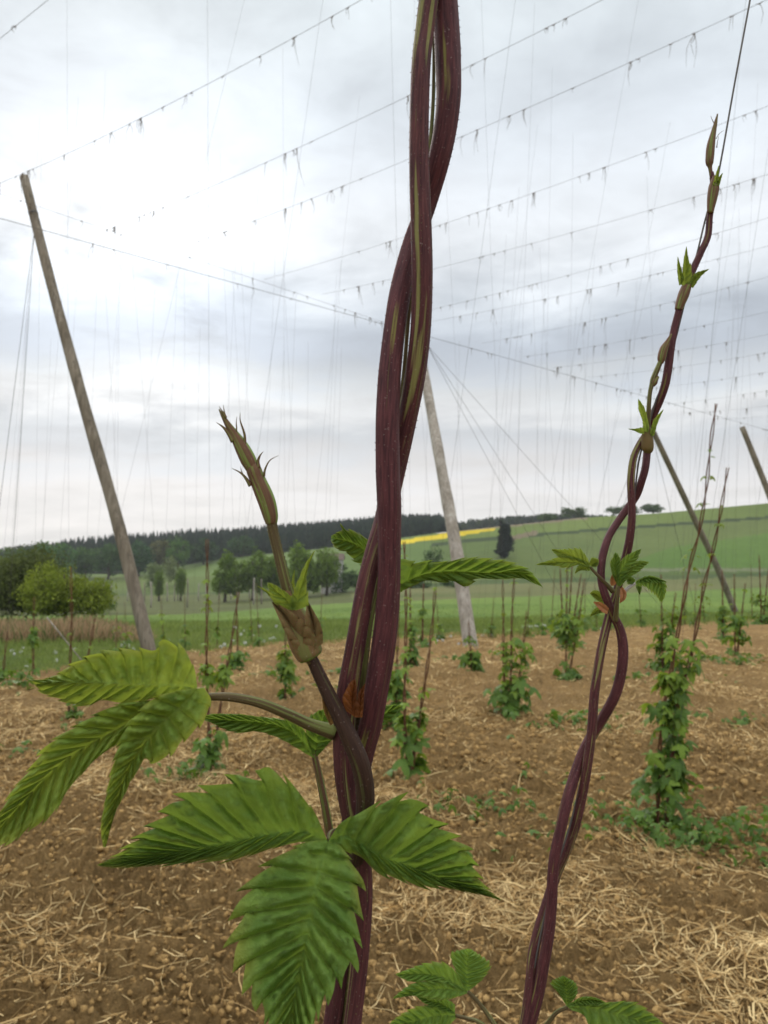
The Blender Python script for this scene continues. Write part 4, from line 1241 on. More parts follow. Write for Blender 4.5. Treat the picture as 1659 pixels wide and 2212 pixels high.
# ------------------------------------------------------------------ foreground: leaves with pleated lobes
def lobe(mb, mid, ea, eb, X, d0, gx=0., gy=0., fold=.004, teeth=9, amp=.0011, ser=.22, nt=10, c0=None, curl=0.0, slant=1.5, rows=9):
    """a toothed leaf lobe between midrib and two edge curves (crop coordinates through X)"""
    def conv(pl, edge):
        q = [X(*p[:2]) for p in pl]
        return [(a, b) for a, b in q]
    teeth = int(teeth * 1.3)
    amp = amp * 2.7
    ns = teeth * rows + 1
    cx, cy = c0 or conv(mid[:1], 0)[0]
    def curve(pl):
        q = np.array(conv(pl, 0))
        q = np.hstack([q, np.zeros((len(q), 1))])
        return catmull(list(q), ns * 2)
    m = curve(mid); A = curve(ea); B = curve(eb)
    def sample(c, s):
        x = s * (len(c) - 1); i = np.clip(np.floor(x).astype(int), 0, len(c) - 2); f = (x - i)[:, None]
        return c[i] * (1 - f) + c[i + 1] * f
    s = np.linspace(0, 1, ns)
    sm = sample(m, s)
    se = 1 - (1 - s) ** slant
    grid = []; uvs = []
    fr = (s * teeth) % 1.0
    fr[-1] = 0
    tg = np.linspace(0, 1, nt + 1)
    ph = random.uniform(0, 9)
    for side, E in ((-1, A), (1, B)):
        e = sample(E, np.clip(se + (fr - .4) * .55 / teeth * np.clip(s * 8, 0, 1) * np.clip((1 - s) * 6, 0, 1), 0, 1))
        e0 = sample(E, se)
        for t in (tg[::-1] if side < 0 else tg[1:]):
            k = 1 + (ser * (fr - .5)) * t ** 3 * np.clip((1 - s) * 5, 0.15, 1) * np.clip(s * 8, .2, 1)
            wdir = (e - sm) * t ** 3 + (e0 - sm) * (1 - t ** 3)
            p = sm + wdir * (t * k)[:, None]
            # let the veins curve towards the tip
            x, y = p[:, 0], p[:, 1]
            env = np.clip(s * 6, 0, 1) * np.clip((1 - s) * 4, 0, 1)
            pucker = amp * (np.sin(math.pi * fr) ** .8 - .5) * (math.sin(math.pi * min(1, t * .9 + .05)) ** .6 if t > 0 else 0) * env
            pucker2 = amp * .30 * (vnoise(x * .09 + ph, y * .09) - .5) * 2 * (t > 0) + amp * .20 * np.sin(math.pi * 9 * t + 3 * np.sin(s * 20 + ph)) * np.sin(math.pi * fr) * (t > 0) * env
            d = d0 + gx * (x - cx) + gy * (y - cy) - fold * (1 - (1 - t) ** 2) * np.sin(math.pi * np.clip(s, .03, .97)) - pucker - pucker2 + curl * s * s \
                + (.0006 * math.exp(-(t * 9) ** 2))
            grid.append([P(a, b, c) for a, b, c in zip(x, y, d)])
            uvs.append(np.stack([s * teeth, np.full(ns, side * t)], 1))
    nc = len(grid)
    V = np.array([[tuple(v) for v in g] for g in grid]).reshape(-1, 3)
    UV = np.concatenate(uvs)
    Fc = [(c * ns + i, c * ns + i + 1, (c + 1) * ns + i + 1, (c + 1) * ns + i) for c in range(nc - 1) for i in range(ns - 1)]
    mb.add(V, Fc, UV)

def mkX(x0, y0, s):
    return lambda x, y: ((x0 + x / s) * .6777, (y0 + y / s) * .6777)
I = lambda x, y: (x, y)
XL = mkX(0, 2000, 2.304)
XB = mkX(330, 2400, 1.306)
XR = mkX(1200, 1560, 2.592)
X4 = mkX(900, 1650, 2.765)
X6 = mkX(600, 1960, 2.592)
XS = mkX(1700, 1650, 3.318)
XG = mkX(1200, 2900, 1.659)
XU = mkX(600, 1250, 3.318)
XN = mkX(600, 1560, 2.592)
X7 = mkX(1900, 300, 2.458)
X8 = mkX(1850, 1200, 2.4575)

D1 = .36
def ptube(mb, pts, rad_px, seg=12, ridge=.0, n=None, d=None, **k):
    """tube through plate points (px, py, depth) with radii in plate units"""
    q = [(*p, d)[:3] if len(p) == 2 else p for p in pts]
    r = np.atleast_1d(np.array(rad_px, float))
    if len(r) == 1: r = np.repeat(r, len(q))
    n = n or max(12, len(q) * 6)
    W3 = [list(P(*p)) + [rr / F * p[2]] for p, rr in zip(q, r)]
    c = catmull(W3, n)
    return tube(mb, c[:, :3], c[:, 3], seg, ridge, **k)

root = P(735, 2300, D1)
bine = empty('hop_bine', root, 'thick purple twisted hop bine in the foreground with large pleated leaves and a side shoot', 'hop bine')
def S(lst): return lst
s1 = [(934, -60, .352), (918, 60, .352), (909, 150, .350), (905, 300, .350), (907, 413, .350), (910, 490, .350), (912, 590, .351), (909, 706, .354), (897, 810, .358), (877, 915, .364), (858, 1000, .368), (842, 1070, .368), (828, 1130, .366),
      (806, 1200, .362), (790, 1265, .360), (777, 1339, .359), (765, 1412, .359), (752, 1486, .361), (744, 1560, .364), (745, 1650, .364), (755, 1730, .366), (770, 1800, .366), (781, 1870, .364), (784, 1950, .362), (776, 2080, .360), (757, 2250, .358)]
r1 = [20, 19, 19.5, 20, 21.5, 22, 22, 21, 21, 20, 20, 20, 20, 19, 19, 20, 21, 22, 23, 23, 22, 21, 20, 19, 18, 18]
r1 = [q * 1.06 for q in r1]
mb = MB(); V = ptube(mb, s1, r1, 24, .03, 300, twist=5); prickles(mb, V, 2, .0008, 4); mb.build('stem', M_stem2, bine)
s2 = [(956, -60, .360), (966, 83, .361), (968, 138, .361), (969, 207, .361), (962, 276, .362), (948, 345, .364), (930, 410, .368), (912, 468, .370), (893, 520, .368), (877, 576, .364), (863, 640, .360), (853, 706, .357), (844, 784, .355),
      (840, 836, .354), (837, 915, .353), (838, 1019, .353), (841, 1097, .353), (841, 1190, .354), (840, 1265, .355), (835, 1339, .356), (826, 1412, .357), (814, 1486, .359), (802, 1559, .362), (786, 1620, .367), (772, 1690, .372), (760, 1780, .374), (754, 1860, .374), (750, 1950, .373), (742, 2050, .372), (727, 2150, .370), (713, 2250, .369)]
r2 = [26, 26, 26, 25, 24, 23, 22, 21, 21, 22, 23, 23, 23.5, 24, 24.5, 25, 24.5, 23, 23, 24, 24.5, 24, 23, 23, 22, 22, 20, 19, 19, 19, 19]
r2 = [q * 1.05 for q in r2]
mb = MB(); V = ptube(mb, s2, r2, 24, .03, 320, twist=4); prickles(mb, V, 2, .0008, 4); mb.build('stem', M_stem, bine)
s3 = [(941, -60, .368), (938, 60, .368), (937, 150, .368), (934, 250, .368), (918, 430, .362), (899, 540, .356 + .012), (883, 680, .368), (873, 800, .370), (862, 900, .372), (848, 1040, .374), (835, 1150, .373), (815, 1270, .371), (800, 1340, .369), (791, 1400, .368), (783, 1470, .368), (775, 1560, .370), (772, 1700, .372), (775, 1850, .374), (770, 2000, .372), (745, 2250, .368)]
r3 = [4, 4, 3.4, 4, 5, 5, 4.2, 4.2, 5, 8, 8, 7, 6.5, 8, 9, 10, 12, 12, 12, 12]
mb = MB(); V = ptube(mb, s3, r3, 12, .04, 200); mb.build('stem', M_stemg, bine)

# --- large leaf on the left
def leafobj(parent, mt=M_leaf, petiole=None, prad=(4, 4), pm=None, label=None):
    l = MB()
    return l
lf = MB()
lobe(lf, [(1440, 445), (1250, 425), (1000, 420), (800, 408), (600, 405), (420, 400), (300, 402), (185, 378)],
     [(1450, 440), (1425, 300), (1350, 160), (1210, 92), (1130, 165), (1000, 160), (860, 165), (740, 178), (620, 225), (510, 280), (420, 345), (290, 385), (180, 372)],
     [(1440, 450), (1300, 500), (1150, 520), (1000, 550), (880, 560), (760, 530), (640, 578), (520, 565), (420, 520), (310, 482), (240, 400), (185, 382)], XL, .352, gx=.00005, gy=.00007, fold=-.010, teeth=10, amp=.0023, curl=.0, ser=.16)
lobe(lf, [(1430, 455), (1200, 570), (1000, 670), (800, 780), (600, 890), (400, 1040), (200, 1250), (0, 1470), (-90, 1580)],
     [(1430, 450), (1200, 520), (1000, 545), (850, 570), (700, 640), (560, 720), (430, 800), (330, 880), (260, 980), (180, 1090), (80, 1210), (20, 1330), (-90, 1480), (-110, 1600)],
     [(1430, 470), (1250, 620), (1080, 760), (900, 835), (780, 910), (700, 970), (600, 1080), (500, 1190), (420, 1330), (300, 1440), (210, 1480), (90, 1575), (0, 1600), (-100, 1660)], XL, .354, gx=.00003, gy=-.00005, fold=.010, teeth=12, amp=.0023, ser=.16)
lobe(lf, [(1450, 450), (1330, 580), (1150, 740), (1040, 880), (940, 1040), (880, 1200), (830, 1370), (770, 1610)],
     [(1440, 445), (1280, 470), (1120, 520), (1020, 620), (930, 720), (870, 870), (830, 1000), (800, 1130), (775, 1260), (755, 1370), (742, 1490), (760, 1620)],
     [(1500, 440), (1550, 540), (1500, 680), (1420, 770), (1330, 850), (1270, 920), (1190, 970), (1110, 990), (1060, 960), (1020, 1040), (960, 1130), (910, 1240), (860, 1330), (820, 1450), (775, 1620)], XL, .346, gx=.00006, gy=-.00003, fold=.006, teeth=11, amp=.0023, ser=.16)
L1 = lf.build('leaf', M_leaf_y, bine)
pb_ = MB(); ptube(pb_, [(452, 1505, .352), (500, 1506, .351), (560, 1518, .353), (620, 1542, .357), (670, 1565, .360), (722, 1582, .362)], [8, 9.5, 10.5, 11.5, 13, 17], 12, .03); pb_.build('petiole', M_stemg, L1)

# --- large lower leaf facing the camera
lf = MB()
lobe(lf, [(935, 370), (860, 335), (780, 325), (680, 340), (500, 378), (300, 412), (150, 442), (10, 470)],
     [(925, 350), (880, 250), (820, 170), (760, 110), (690, 62), (640, 95), (540, 102), (450, 140), (360, 165), (290, 200), (250, 255), (180, 320), (110, 380), (50, 430), (-25, 468)],
     [(935, 375), (860, 370), (780, 378), (650, 415), (520, 450), (400, 452), (300, 465), (200, 468), (100, 478), (-25, 470)], XB, .345, gx=-.00004, gy=.00006, fold=.0035, teeth=12, amp=.0027, ser=.24, slant=1.95)
lobe(lf, [(935, 370), (900, 480), (870, 620), (845, 760), (820, 900), (790, 1050), (770, 1200), (755, 1330)],
     [(925, 362), (840, 372), (740, 420), (660, 480), (600, 550), (560, 620), (550, 710), (530, 800), (560, 880), (590, 960), (620, 1030), (670, 1080), (690, 1180), (750, 1340)],
     [(945, 350), (985, 385), (1040, 460), (1075, 530), (1068, 620), (1062, 720), (1058, 800), (1050, 880), (1000, 920), (960, 990), (910, 1050), (875, 1130), (830, 1240), (760, 1340)], XB, .343, gx=.00001, gy=-.00010, fold=.009, teeth=12, amp=.0027, ser=.28, slant=1.8)
lobe(lf, [(945, 362), (1000, 345), (1070, 375), (1150, 425), (1260, 465), (1380, 512), (1500, 555), (1650, 612)],
     [(945, 350), (990, 290), (1080, 240), (1160, 205), (1240, 182), (1300, 195), (1360, 270), (1410, 310), (1460, 350), (1515, 400), (1540, 460), (1565, 520), (1600, 570), (1655, 612)],
     [(950, 372), (1010, 410), (1080, 440), (1140, 500), (1220, 525), (1330, 558), (1430, 562), (1500, 578), (1580, 592), (1655, 614)], XB, .344, gx=.00005, gy=.00006, fold=.003, teeth=11, amp=.0027, ser=.24, slant=1.9)
L2 = lf.build('leaf', M_leaf, bine)
pb_ = MB(); ptube(pb_, [(711, 1816, .347), (716, 1800, .352), (735, 1795, .360), (752, 1790, .366)], [6, 7, 8, 9], 10, .03); pb_.build('petiole', M_stemg, L2)

# --- leaf seen edge-on behind the stem
lf = MB()
lobe(lf, [(80, 850), (190, 790), (400, 700), (600, 678), (900, 690), (1130, 680), (1270, 720), (1375, 805)],
     [(80, 700), (190, 570), (300, 600), (420, 592), (560, 598), (700, 572), (850, 562), (960, 580), (1080, 592), (1190, 632), (1280, 690), (1370, 800)],
     [(80, 880), (190, 852), (300, 798), (420, 752), (540, 770), (640, 760), (740, 808), (830, 740), (960, 742), (1080, 740), (1200, 735), (1290, 772), (1372, 806)], XR, .385, gx=.00005, fold=.012, teeth=11, amp=.0020, ser=.2)
lobe(lf, [(960, 420), (850, 360), (720, 280), (600, 215), (430, 180)],
     [(960, 300), (860, 220), (740, 180), (640, 120), (560, 105), (508, 45), (520, 110), (430, 160)],
     [(960, 520), (850, 500), (740, 430), (640, 390), (570, 310), (480, 275), (425, 200)], X4, .390, gx=.00004, fold=.007, teeth=7, amp=.0022, ser=.2)
L3 = lf.build('leaf', M_leaf, bine)
pb_ = MB(); ptube(pb_, [(850, 1268, .392), (838, 1285, .385), (836, 1320, .372)], [6, 6, 7], 10); pb_.build('petiole', M_stemg, L3)

# --- smaller leaf behind the petiole
lf = MB()
lobe(lf, [(1045, 1175), (960, 1060), (850, 960), (700, 905), (520, 880), (330, 870), (100, 850)],
     [(1020, 1100), (980, 980), (900, 900), (800, 866), (680, 850), (560, 838), (440, 822), (320, 818), (200, 820), (95, 848)],
     [(1040, 1185), (960, 1140), (870, 1085), (790, 1040), (690, 995), (560, 962), (430, 975), (310, 950), (200, 895), (95, 852)], X6, .385, gx=-.00002, fold=.008, teeth=10, amp=.0019, ser=.16)
lobe(lf, [(1045, 1175), (1060, 1060), (1080, 950), (1120, 850), (1150, 780)],
     [(1040, 1170), (985, 1050), (970, 920), (1010, 835), (1090, 790), (1150, 775)],
     [(1055, 1180), (1110, 1120), (1180, 1040), (1230, 980), (1240, 880), (1160, 780)], X6, .386, fold=.006, teeth=6, amp=.0018, ser=.16)
lobe(lf, [(1330, 1010), (1500, 900), (1600, 830), (1700, 780), (1768, 750)],
     [(1330, 900), (1480, 820), (1600, 760), (1690, 745), (1768, 748)],
     [(1340, 1100), (1500, 1000), (1610, 900), (1690, 850), (1768, 752)], X6, .392, fold=.005, teeth=6, amp=.0018, ser=.2)
L4 = lf.build('leaf', M_leaf, bine)
pb_ = MB(); ptube(pb_, [(678, 1628, .386), (688, 1670, .385), (700, 1730, .383), (713, 1800, .380), (735, 1870, .376)], [6.5, 7.5, 8.5, 9.5, 11], 12, .03)
ptube(pb_, [(678, 1632, .386), (705, 1600, .388), (755, 1588, .392)], [5, 4, 5], 8)
pb_.build('petiole', M_bud, L4)

# --- side shoot with its bud and sheath
mb = MB()
V = ptube(mb, [(586, 1122, .352), (590, 1149, .352), (601, 1194, .351), (613, 1245, .350), (624, 1285, .350), (640, 1340, .350), (658, 1395, .350), (676, 1430, .350)],
          [11, 11, 11, 11.5, 12, 12, 12, 12.5], 20, .04, 110)
prickles(mb, V, 3, .0008, 3)
shoot = mb.build('side_shoot', M_stemg, bine)
mb = MB()
V = ptube(mb, [(672, 1420, .350), (700, 1480, .350), (730, 1540, .349), (758, 1600, .348), (778, 1650, .348), (788, 1700, .350), (788, 1750, .353), (780, 1810, .358), (770, 1870, .364)],
          [12.5, 14.5, 16.5, 19, 20, 20, 19, 18, 16], 20, .03, 90)
prickles(mb, V, 3, .0008, 3)
mb.build('lower_internode', M_stemd, shoot)
mb = MB()
ptube(mb, [(473, 884, .352), (482, 900, .352), (494, 920, .352), (506, 938, .352), (516, 955, .352), (527, 975, .352), (537, 995, .352), (547, 1015, .352)], [1.2, 4, 7, 9.5, 13, 15.5, 16, 13], 16, .06, 40)
ptube(mb, [(536, 985, .353), (547, 1012, .352), (556, 1035, .352), (566, 1058, .352), (575, 1080, .352), (581, 1100, .352), (585, 1118, .352), (586, 1132, .352)], [6, 15, 16, 17.5, 18, 17, 15, 11.5], 16, .06, 40)
def spike(mb, pl, r0, X=XU, d=.351):
    q = [X(*p) for p in pl]
    ptube(mb, [(*p, d) for p in q], np.linspace(r0, .35, len(q)), 7, n=14)
for pl, r0 in [([(400, 270), (365, 210), (325, 150)], 3.5), ([(395, 260), (380, 200), (372, 135)], 2.2), ([(480, 520), (430, 440), (370, 370), (295, 318)], 7), ([(505, 450), (512, 380), (508, 320), (515, 258)], 2.2), ([(600, 560), (596, 450), (565, 350), (548, 290), (550, 215)], 3.6),
               ([(745, 800), (738, 730), (760, 670), (795, 628)], 5), ([(800, 890), (815, 810), (865, 720), (955, 670)], 3), ([(660, 990), (610, 910), (550, 850), (455, 802)], 5), ([(585, 880), (565, 840), (550, 785)], 1.8)]:
    spike(mb, pl, r0)
mb.build('bud', M_bud, shoot)
# sheath around the lower node
mb = MB()
ptube(mb, [(618, 1275, .350), (626, 1305, .350), (638, 1335, .350), (648, 1360, .350), (657, 1385, .350), (664, 1403, .350), (670, 1418, .350), (673, 1424, .350)], [13, 19, 26, 31, 33, 31, 27, 15], 20, .03, 40, caps=False)
lobe(mb, [(668, 1405), (640, 1370), (615, 1330), (588, 1300)], [(640, 1410), (618, 1370), (602, 1335), (587, 1301)], [(690, 1385), (660, 1345), (630, 1322), (590, 1299)], I, .3445, fold=.004, teeth=4, amp=.0002, ser=.04)
lobe(mb, [(678, 1405), (680, 1370), (676, 1340), (664, 1300)], [(655, 1405), (655, 1370), (658, 1340), (663, 1300)], [(698, 1390), (696, 1360), (686, 1335), (666, 1300)], I, .3445, fold=.004, teeth=4, amp=.0002, ser=.04)
mb.build('sheath', M_sh, shoot)
mb = MB(); ptube(mb, [(669, 1415, .350), (672, 1421, .350)], [27, 25], 20); mb.build('node_ring', M_leaf_y, shoot)
mb = MB()
lobe(mb, [(890, 1000), (920, 850), (960, 720), (990, 620), (1045, 505)], [(830, 980), (870, 850), (920, 720), (965, 620), (1043, 505)], [(1000, 960), (985, 850), (975, 740), (1000, 620), (1047, 507)], XN, .343, fold=.003, teeth=5, amp=.0006, ser=.25)
lobe(mb, [(870, 1000), (800, 900), (740, 850), (690, 800), (655, 770)], [(760, 980), (700, 920), (680, 860), (660, 810), (653, 772)], [(900, 960), (850, 880), (780, 830), (720, 790), (657, 768)], XN, .343, fold=.003, teeth=4, amp=.0006, ser=.25)
lobe(mb, [(740, 940), (690, 880), (640, 840), (570, 798)], [(720, 950), (680, 895), (640, 850), (568, 798)], [(760, 920), (700, 860), (650, 830), (572, 796)], XN, .348, fold=.002, teeth=3, amp=.0004, ser=.2)
lobe(mb, [(870, 900), (862, 800), (868, 730), (878, 665)], [(850, 900), (848, 800), (860, 730), (877, 665)], [(895, 900), (880, 800), (878, 730), (880, 665)], XN, .352, fold=.001, teeth=3, amp=.0003, ser=.2)
mb.build('bract', M_leaf_y, shoot)
mb = MB()
lobe(mb, [(640, 1760), (620, 1650), (620, 1560), (630, 1500), (640, 1425)], [(560, 1700), (530, 1600), (560, 1520), (600, 1450), (638, 1425)], [(680, 1760), (660, 1650), (655, 1560), (655, 1490), (645, 1425)], X4, .3475, fold=.003, teeth=5, amp=.0004, ser=.05)
lobe(mb, [(680, 1760), (690, 1650), (695, 1560), (705, 1510), (732, 1460)], [(640, 1760), (655, 1650), (665, 1560), (685, 1520), (730, 1460)], [(705, 1760), (718, 1650), (722, 1560), (724, 1510), (734, 1460)], X4, .3465, fold=.002, teeth=5, amp=.0004, ser=.05)
mb.build('stipule', M_stipule, bine)
mb = MB()
lobe(mb, [(430, 1830), (390, 1720), (370, 1620), (355, 1540)], [(420, 1830), (370, 1720), (352, 1620), (345, 1540)], [(470, 1800), (430, 1700), (400, 1620), (360, 1540)], X4, .352, fold=.003, teeth=4, amp=.0004, ser=.05)
mb.build('stipule', M_sheath, bine)

# ------------------------------------------------------------------ slim bine on the right
D2 = .60
root2 = P(1125, 2290, D2)
b2e = empty('hop_bine', root2, 'slim twisted hop bine on the right with a budding tip beside its wire', 'hop bine')
ra = [(1537, 372, .60), (1540, 400, .60), (1537, 440, .60), (1533, 470, .60), (1529, 510, .60), (1514, 545, .60), (1498, 580, .60), (1482, 617, .598), (1472, 650, .598), (1464, 680, .598), (1456, 713, .598), (1449, 754, .597), (1444, 790, .597), (1437, 830, .598), (1424, 868, .602), (1410, 900, .606), (1402, 940, .61),
      (1398, 975, .608), (1394, 1010, .604), (1386, 1039, .604), (1375, 1070, .608), (1356, 1097, .612), (1336, 1125, .610), (1317, 1155, .605), (1305, 1188, .600), (1299, 1221, .597), (1299, 1254, .595), (1307, 1285, .594), (1318, 1312, .596), (1328, 1335, .598), (1340, 1362, .60), (1346, 1400, .60), (1343, 1446, .60), (1331, 1496, .602), (1310, 1538, .606), (1288, 1574, .610), (1264, 1615, .608),
      (1245, 1664, .604), (1226, 1726, .598), (1211, 1789, .595), (1198, 1852, .594), (1194, 1893, .594), (1191, 1956, .594), (1185, 2019, .595), (1174, 2085, .597), (1162, 2150, .60), (1140, 2230, .604), (1120, 2290, .606)]
rr_ = [4.5, 6.5, 6.5, 6.5, 7, 7, 7.5, 8, 8, 7.5, 8, 8.5, 9, 9, 8.5, 8.5, 8, 8, 8, 8, 8, 8, 8, 8, 8.5, 8.5, 8.5, 9, 9, 9, 10, 11, 11, 11, 11, 11, 11, 11.5, 12, 12, 12, 12, 12, 12, 12, 12, 12, 12]
mb = MB(); V = ptube(mb, ra, rr_, 16, .03, 340, twist=6); prickles(mb, V, 4, .0010, 3); mb.build('stem', M_stem, b2e)
rb = [(1393, 940, .598), (1380, 962, .596), (1368, 992, .595), (1363, 1034, .595), (1364, 1075, .595), (1365, 1116, .595), (1361, 1158, .597), (1354, 1194, .60), (1342, 1240, .604), (1330, 1285, .606), (1318, 1320, .604), (1306, 1370, .60), (1294, 1430, .598), (1284, 1500, .597), (1278, 1580, .597), (1270, 1643, .598), (1260, 1705, .602), (1243, 1781, .606), (1222, 1839, .61), (1203, 1885, .612), (1182, 1950, .61),
      (1165, 2005, .608), (1152, 2061, .606), (1146, 2123, .604), (1136, 2200, .602), (1118, 2290, .60)]
r_b = [6, 7, 7.5, 8, 8, 8, 8.5, 9, 9, 9, 9, 9.5, 9.5, 10, 10, 10, 10, 10.5, 11, 11, 11, 11, 11.5, 11.5, 12, 12]
mb = MB(); V = ptube(mb, rb, r_b, 16, .03, 260, twist=6); prickles(mb, V, 4, .0010, 3); mb.build('stem', M_stem2, b2e)
# tip bud
mb = MB()
ptube(mb, [X7(950, 155) + (.6,), X7(938, 220) + (.6,), X7(920, 300) + (.6,), X7(900, 400) + (.6,), X7(892, 480) + (.6,), X7(888, 540) + (.6,), X7(893, 575) + (.6,), X7(905, 650) + (.6,)], [.8, 3.5, 5.5, 8.5, 9, 8, 4.5, 4], 14, .06, 50)
for pl, r0 in [([(925, 230), (910, 200), (898, 170)], 1), ([(945, 420), (950, 380), (960, 330)], 1.2), ([(940, 350), (965, 310), (1000, 285)], .8), ([(940, 240), (948, 200), (956, 152)], 2)]:
    spike(mb, pl, r0, X7, .60)
mb.build('tip_bud', M_bud, b2e)
def sleeve(pl, r, m=M_bud, d=.597):
    mb = MB(); ptube(mb, [(*p, d) for p in pl], r, 14, .05, 30); return mb.build('node_sleeve', m, b2e)
sleeve([X7(930, 640), X7(925, 720), X7(912, 800), X7(900, 880), X7(895, 930)], [4, 11, 11, 8.5, 6.5])
sleeve([X7(720, 1480), X7(690, 1560), X7(660, 1640), X7(645, 1690)], [9, 11.5, 10, 8])
sleeve([X8(515, 380), X8(522, 450), X8(526, 530), X8(525, 575), X8(520, 600)], [7, 11, 13, 12, 7], M_sheath, .592)
# small shoot above the mid node
mb = MB(); ptube(mb, [X8(530, 400) + (.592,), X8(535, 250) + (.592,), X8(545, 130) + (.592,), X8(560, 60) + (.592,), X8(575, 10) + (.592,), X7(520, 2060) + (.592,)], [5, 4.8, 4.5, 5, 6, 5], 12, .05, 40)
ss = mb.build('side_shoot', M_stemg, b2e)
mb = MB(); ptube(mb, [X7(590, 1880) + (.592,), X7(560, 1940) + (.592,), X7(530, 2000) + (.592,), X7(512, 2070) + (.592,), X7(508, 2110) + (.592,)], [2, 5, 8.5, 8.5, 5], 12, .05, 30)
ptube(mb, [X8(610, 0) + (.592,), X8(590, 20) + (.592,), X8(575, 50) + (.592,), X8(565, 75) + (.592,)], [3, 6, 7, 4], 12, .05, 20)
mb.build('bud', M_bud, ss)
def small(pl_list, m, name='leaf', parent=b2e, d=.594, X=X7, **k):
    mb = MB()
    for mid, a, b in pl_list: lobe(mb, mid, a, b, X, d, **k)
    return mb.build(name, m, parent)
kw = dict(fold=.002, teeth=4, amp=.0006, ser=.25, nt=4, rows=6)
small([([(690, 1500), (700, 1400), (705, 1300), (708, 1195)], [(650, 1490), (675, 1400), (685, 1300), (706, 1195)], [(745, 1480), (750, 1370), (725, 1290), (710, 1195)]),
       ([(670, 1490), (655, 1400), (648, 1340), (640, 1275)], [(650, 1500), (638, 1420), (635, 1350), (638, 1275)], [(690, 1440), (670, 1370), (658, 1330), (642, 1275)]),
       ([(740, 1510), (780, 1440), (820, 1400), (885, 1370)], [(745, 1440), (770, 1405), (820, 1385), (885, 1369)], [(760, 1520), (800, 1460), (830, 1420), (886, 1371)])], M_leaf_y, **kw)
small([([(930, 740), (945, 690), (950, 640), (962, 560)], [(905, 730), (920, 680), (935, 630), (960, 560)], [(965, 730), (968, 680), (962, 640), (964, 560)]),
       ([(945, 720), (965, 680), (975, 650), (992, 618)], [(930, 700), (955, 660), (970, 640), (990, 617)], [(965, 720), (975, 690), (982, 660), (993, 620)])], M_leaf_y, 'bract', **kw)
small([([(530, 440), (500, 330), (480, 260), (455, 178)], [(500, 430), (480, 330), (455, 260), (452, 178)], [(540, 400), (520, 300), (500, 240), (458, 178)]),
       ([(560, 470), (580, 390), (600, 330), (650, 258)], [(545, 440), (560, 380), (580, 330), (648, 258)], [(580, 460), (598, 390), (620, 330), (652, 260)]),
       ([(500, 440), (460, 425), (430, 415), (375, 410)], [(500, 400), (470, 400), (430, 408), (375, 409)], [(500, 450), (460, 445), (430, 430), (375, 412)])], M_leaf_y, 'bract', d=.588, X=X8, **kw)
# mid node leaves
kw2 = dict(fold=.003, teeth=7, amp=.0010, ser=.3, nt=5, rows=6)
l = small([([(600, 520), (480, 440), (340, 380), (190, 336)], [(575, 430), (500, 330), (430, 325), (300, 335), (185, 334)], [(560, 500), (460, 440), (330, 420), (250, 400), (190, 338)]),
           ([(600, 525), (450, 470), (260, 470), (35, 497)], [(590, 470), (450, 420), (300, 400), (200, 440), (30, 495)], [(600, 540), (480, 500), (350, 535), (220, 510), (35, 500)]),
           ([(610, 520), (560, 540), (500, 545), (440, 592)], [(560, 500), (520, 495), (470, 510), (438, 590)], [(640, 530), (590, 560), (500, 560), (442, 594)]),
           ([(600, 510), (640, 480), (690, 470)], [(590, 480), (620, 420), (690, 440)], [(620, 520), (670, 520), (692, 480)])], M_leaf_y, X=XS, **kw2)
mb = MB(); ptube(mb, [XS(600, 525) + (.594,), XS(680, 610) + (.592,), XS(760, 690) + (.592,), XS(840, 780) + (.595,)], [3, 3.4, 4, 6], 9, .02, 24); mb.build('petiole', M_stemg, l)
l = small([([(905, 730), (910, 600), (960, 500), (1050, 420), (1140, 333)], [(880, 700), (900, 560), (940, 440), (1020, 380), (1138, 332)], [(930, 700), (1000, 600), (1080, 500), (1110, 420), (1141, 335)]),
           ([(900, 730), (870, 600), (860, 500), (868, 365)], [(880, 700), (830, 590), (812, 470), (840, 420), (866, 365)], [(910, 700), (920, 560), (930, 450), (900, 400), (870, 365)]),
           ([(910, 720), (990, 600), (1090, 510), (1220, 470)], [(910, 690), (990, 540), (1100, 460), (1220, 468)], [(920, 730), (1010, 640), (1120, 570), (1222, 473)])], M_leaf, X=XS, d=.588, **kw2)
mb = MB(); ptube(mb, [XS(903, 725) + (.588,), XS(890, 850) + (.588,), XS(880, 950) + (.590,), XS(870, 1090) + (.594,)], [3.4, 4, 5, 6], 9, .02, 24); mb.build('petiole', M_stemg, l)
l = small([([(1080, 695), (1200, 640), (1300, 660), (1350, 740), (1355, 895)], [(1090, 670), (1200, 620), (1300, 630), (1400, 690), (1400, 800), (1357, 893)], [(1090, 710), (1180, 730), (1240, 780), (1300, 830), (1352, 895)]),
           ([(1090, 690), (1200, 640), (1300, 650), (1415, 682)], [(1090, 665), (1200, 615), (1300, 628), (1415, 680)], [(1100, 700), (1200, 690), (1310, 700), (1416, 684)]),
           ([(1070, 690), (1030, 670), (1010, 650), (1000, 640)], [(1080, 660), (1050, 630), (1010, 622), (985, 650)], [(1060, 700), (1020, 705), (995, 700), (985, 660)]),
           ([(1110, 710), (1120, 760), (1125, 815)], [(1080, 710), (1090, 750), (1122, 815)], [(1150, 715), (1145, 760), (1128, 815)])], M_leaf, X=XS, d=.590, **kw2)
mb = MB(); ptube(mb, [XS(1080, 692) + (.590,), XS(1020, 730) + (.591,), XS(965, 775) + (.592,), XS(920, 830) + (.595,)], [3, 3.6, 4, 5], 9, .02, 20); mb.build('petiole', M_render, l)
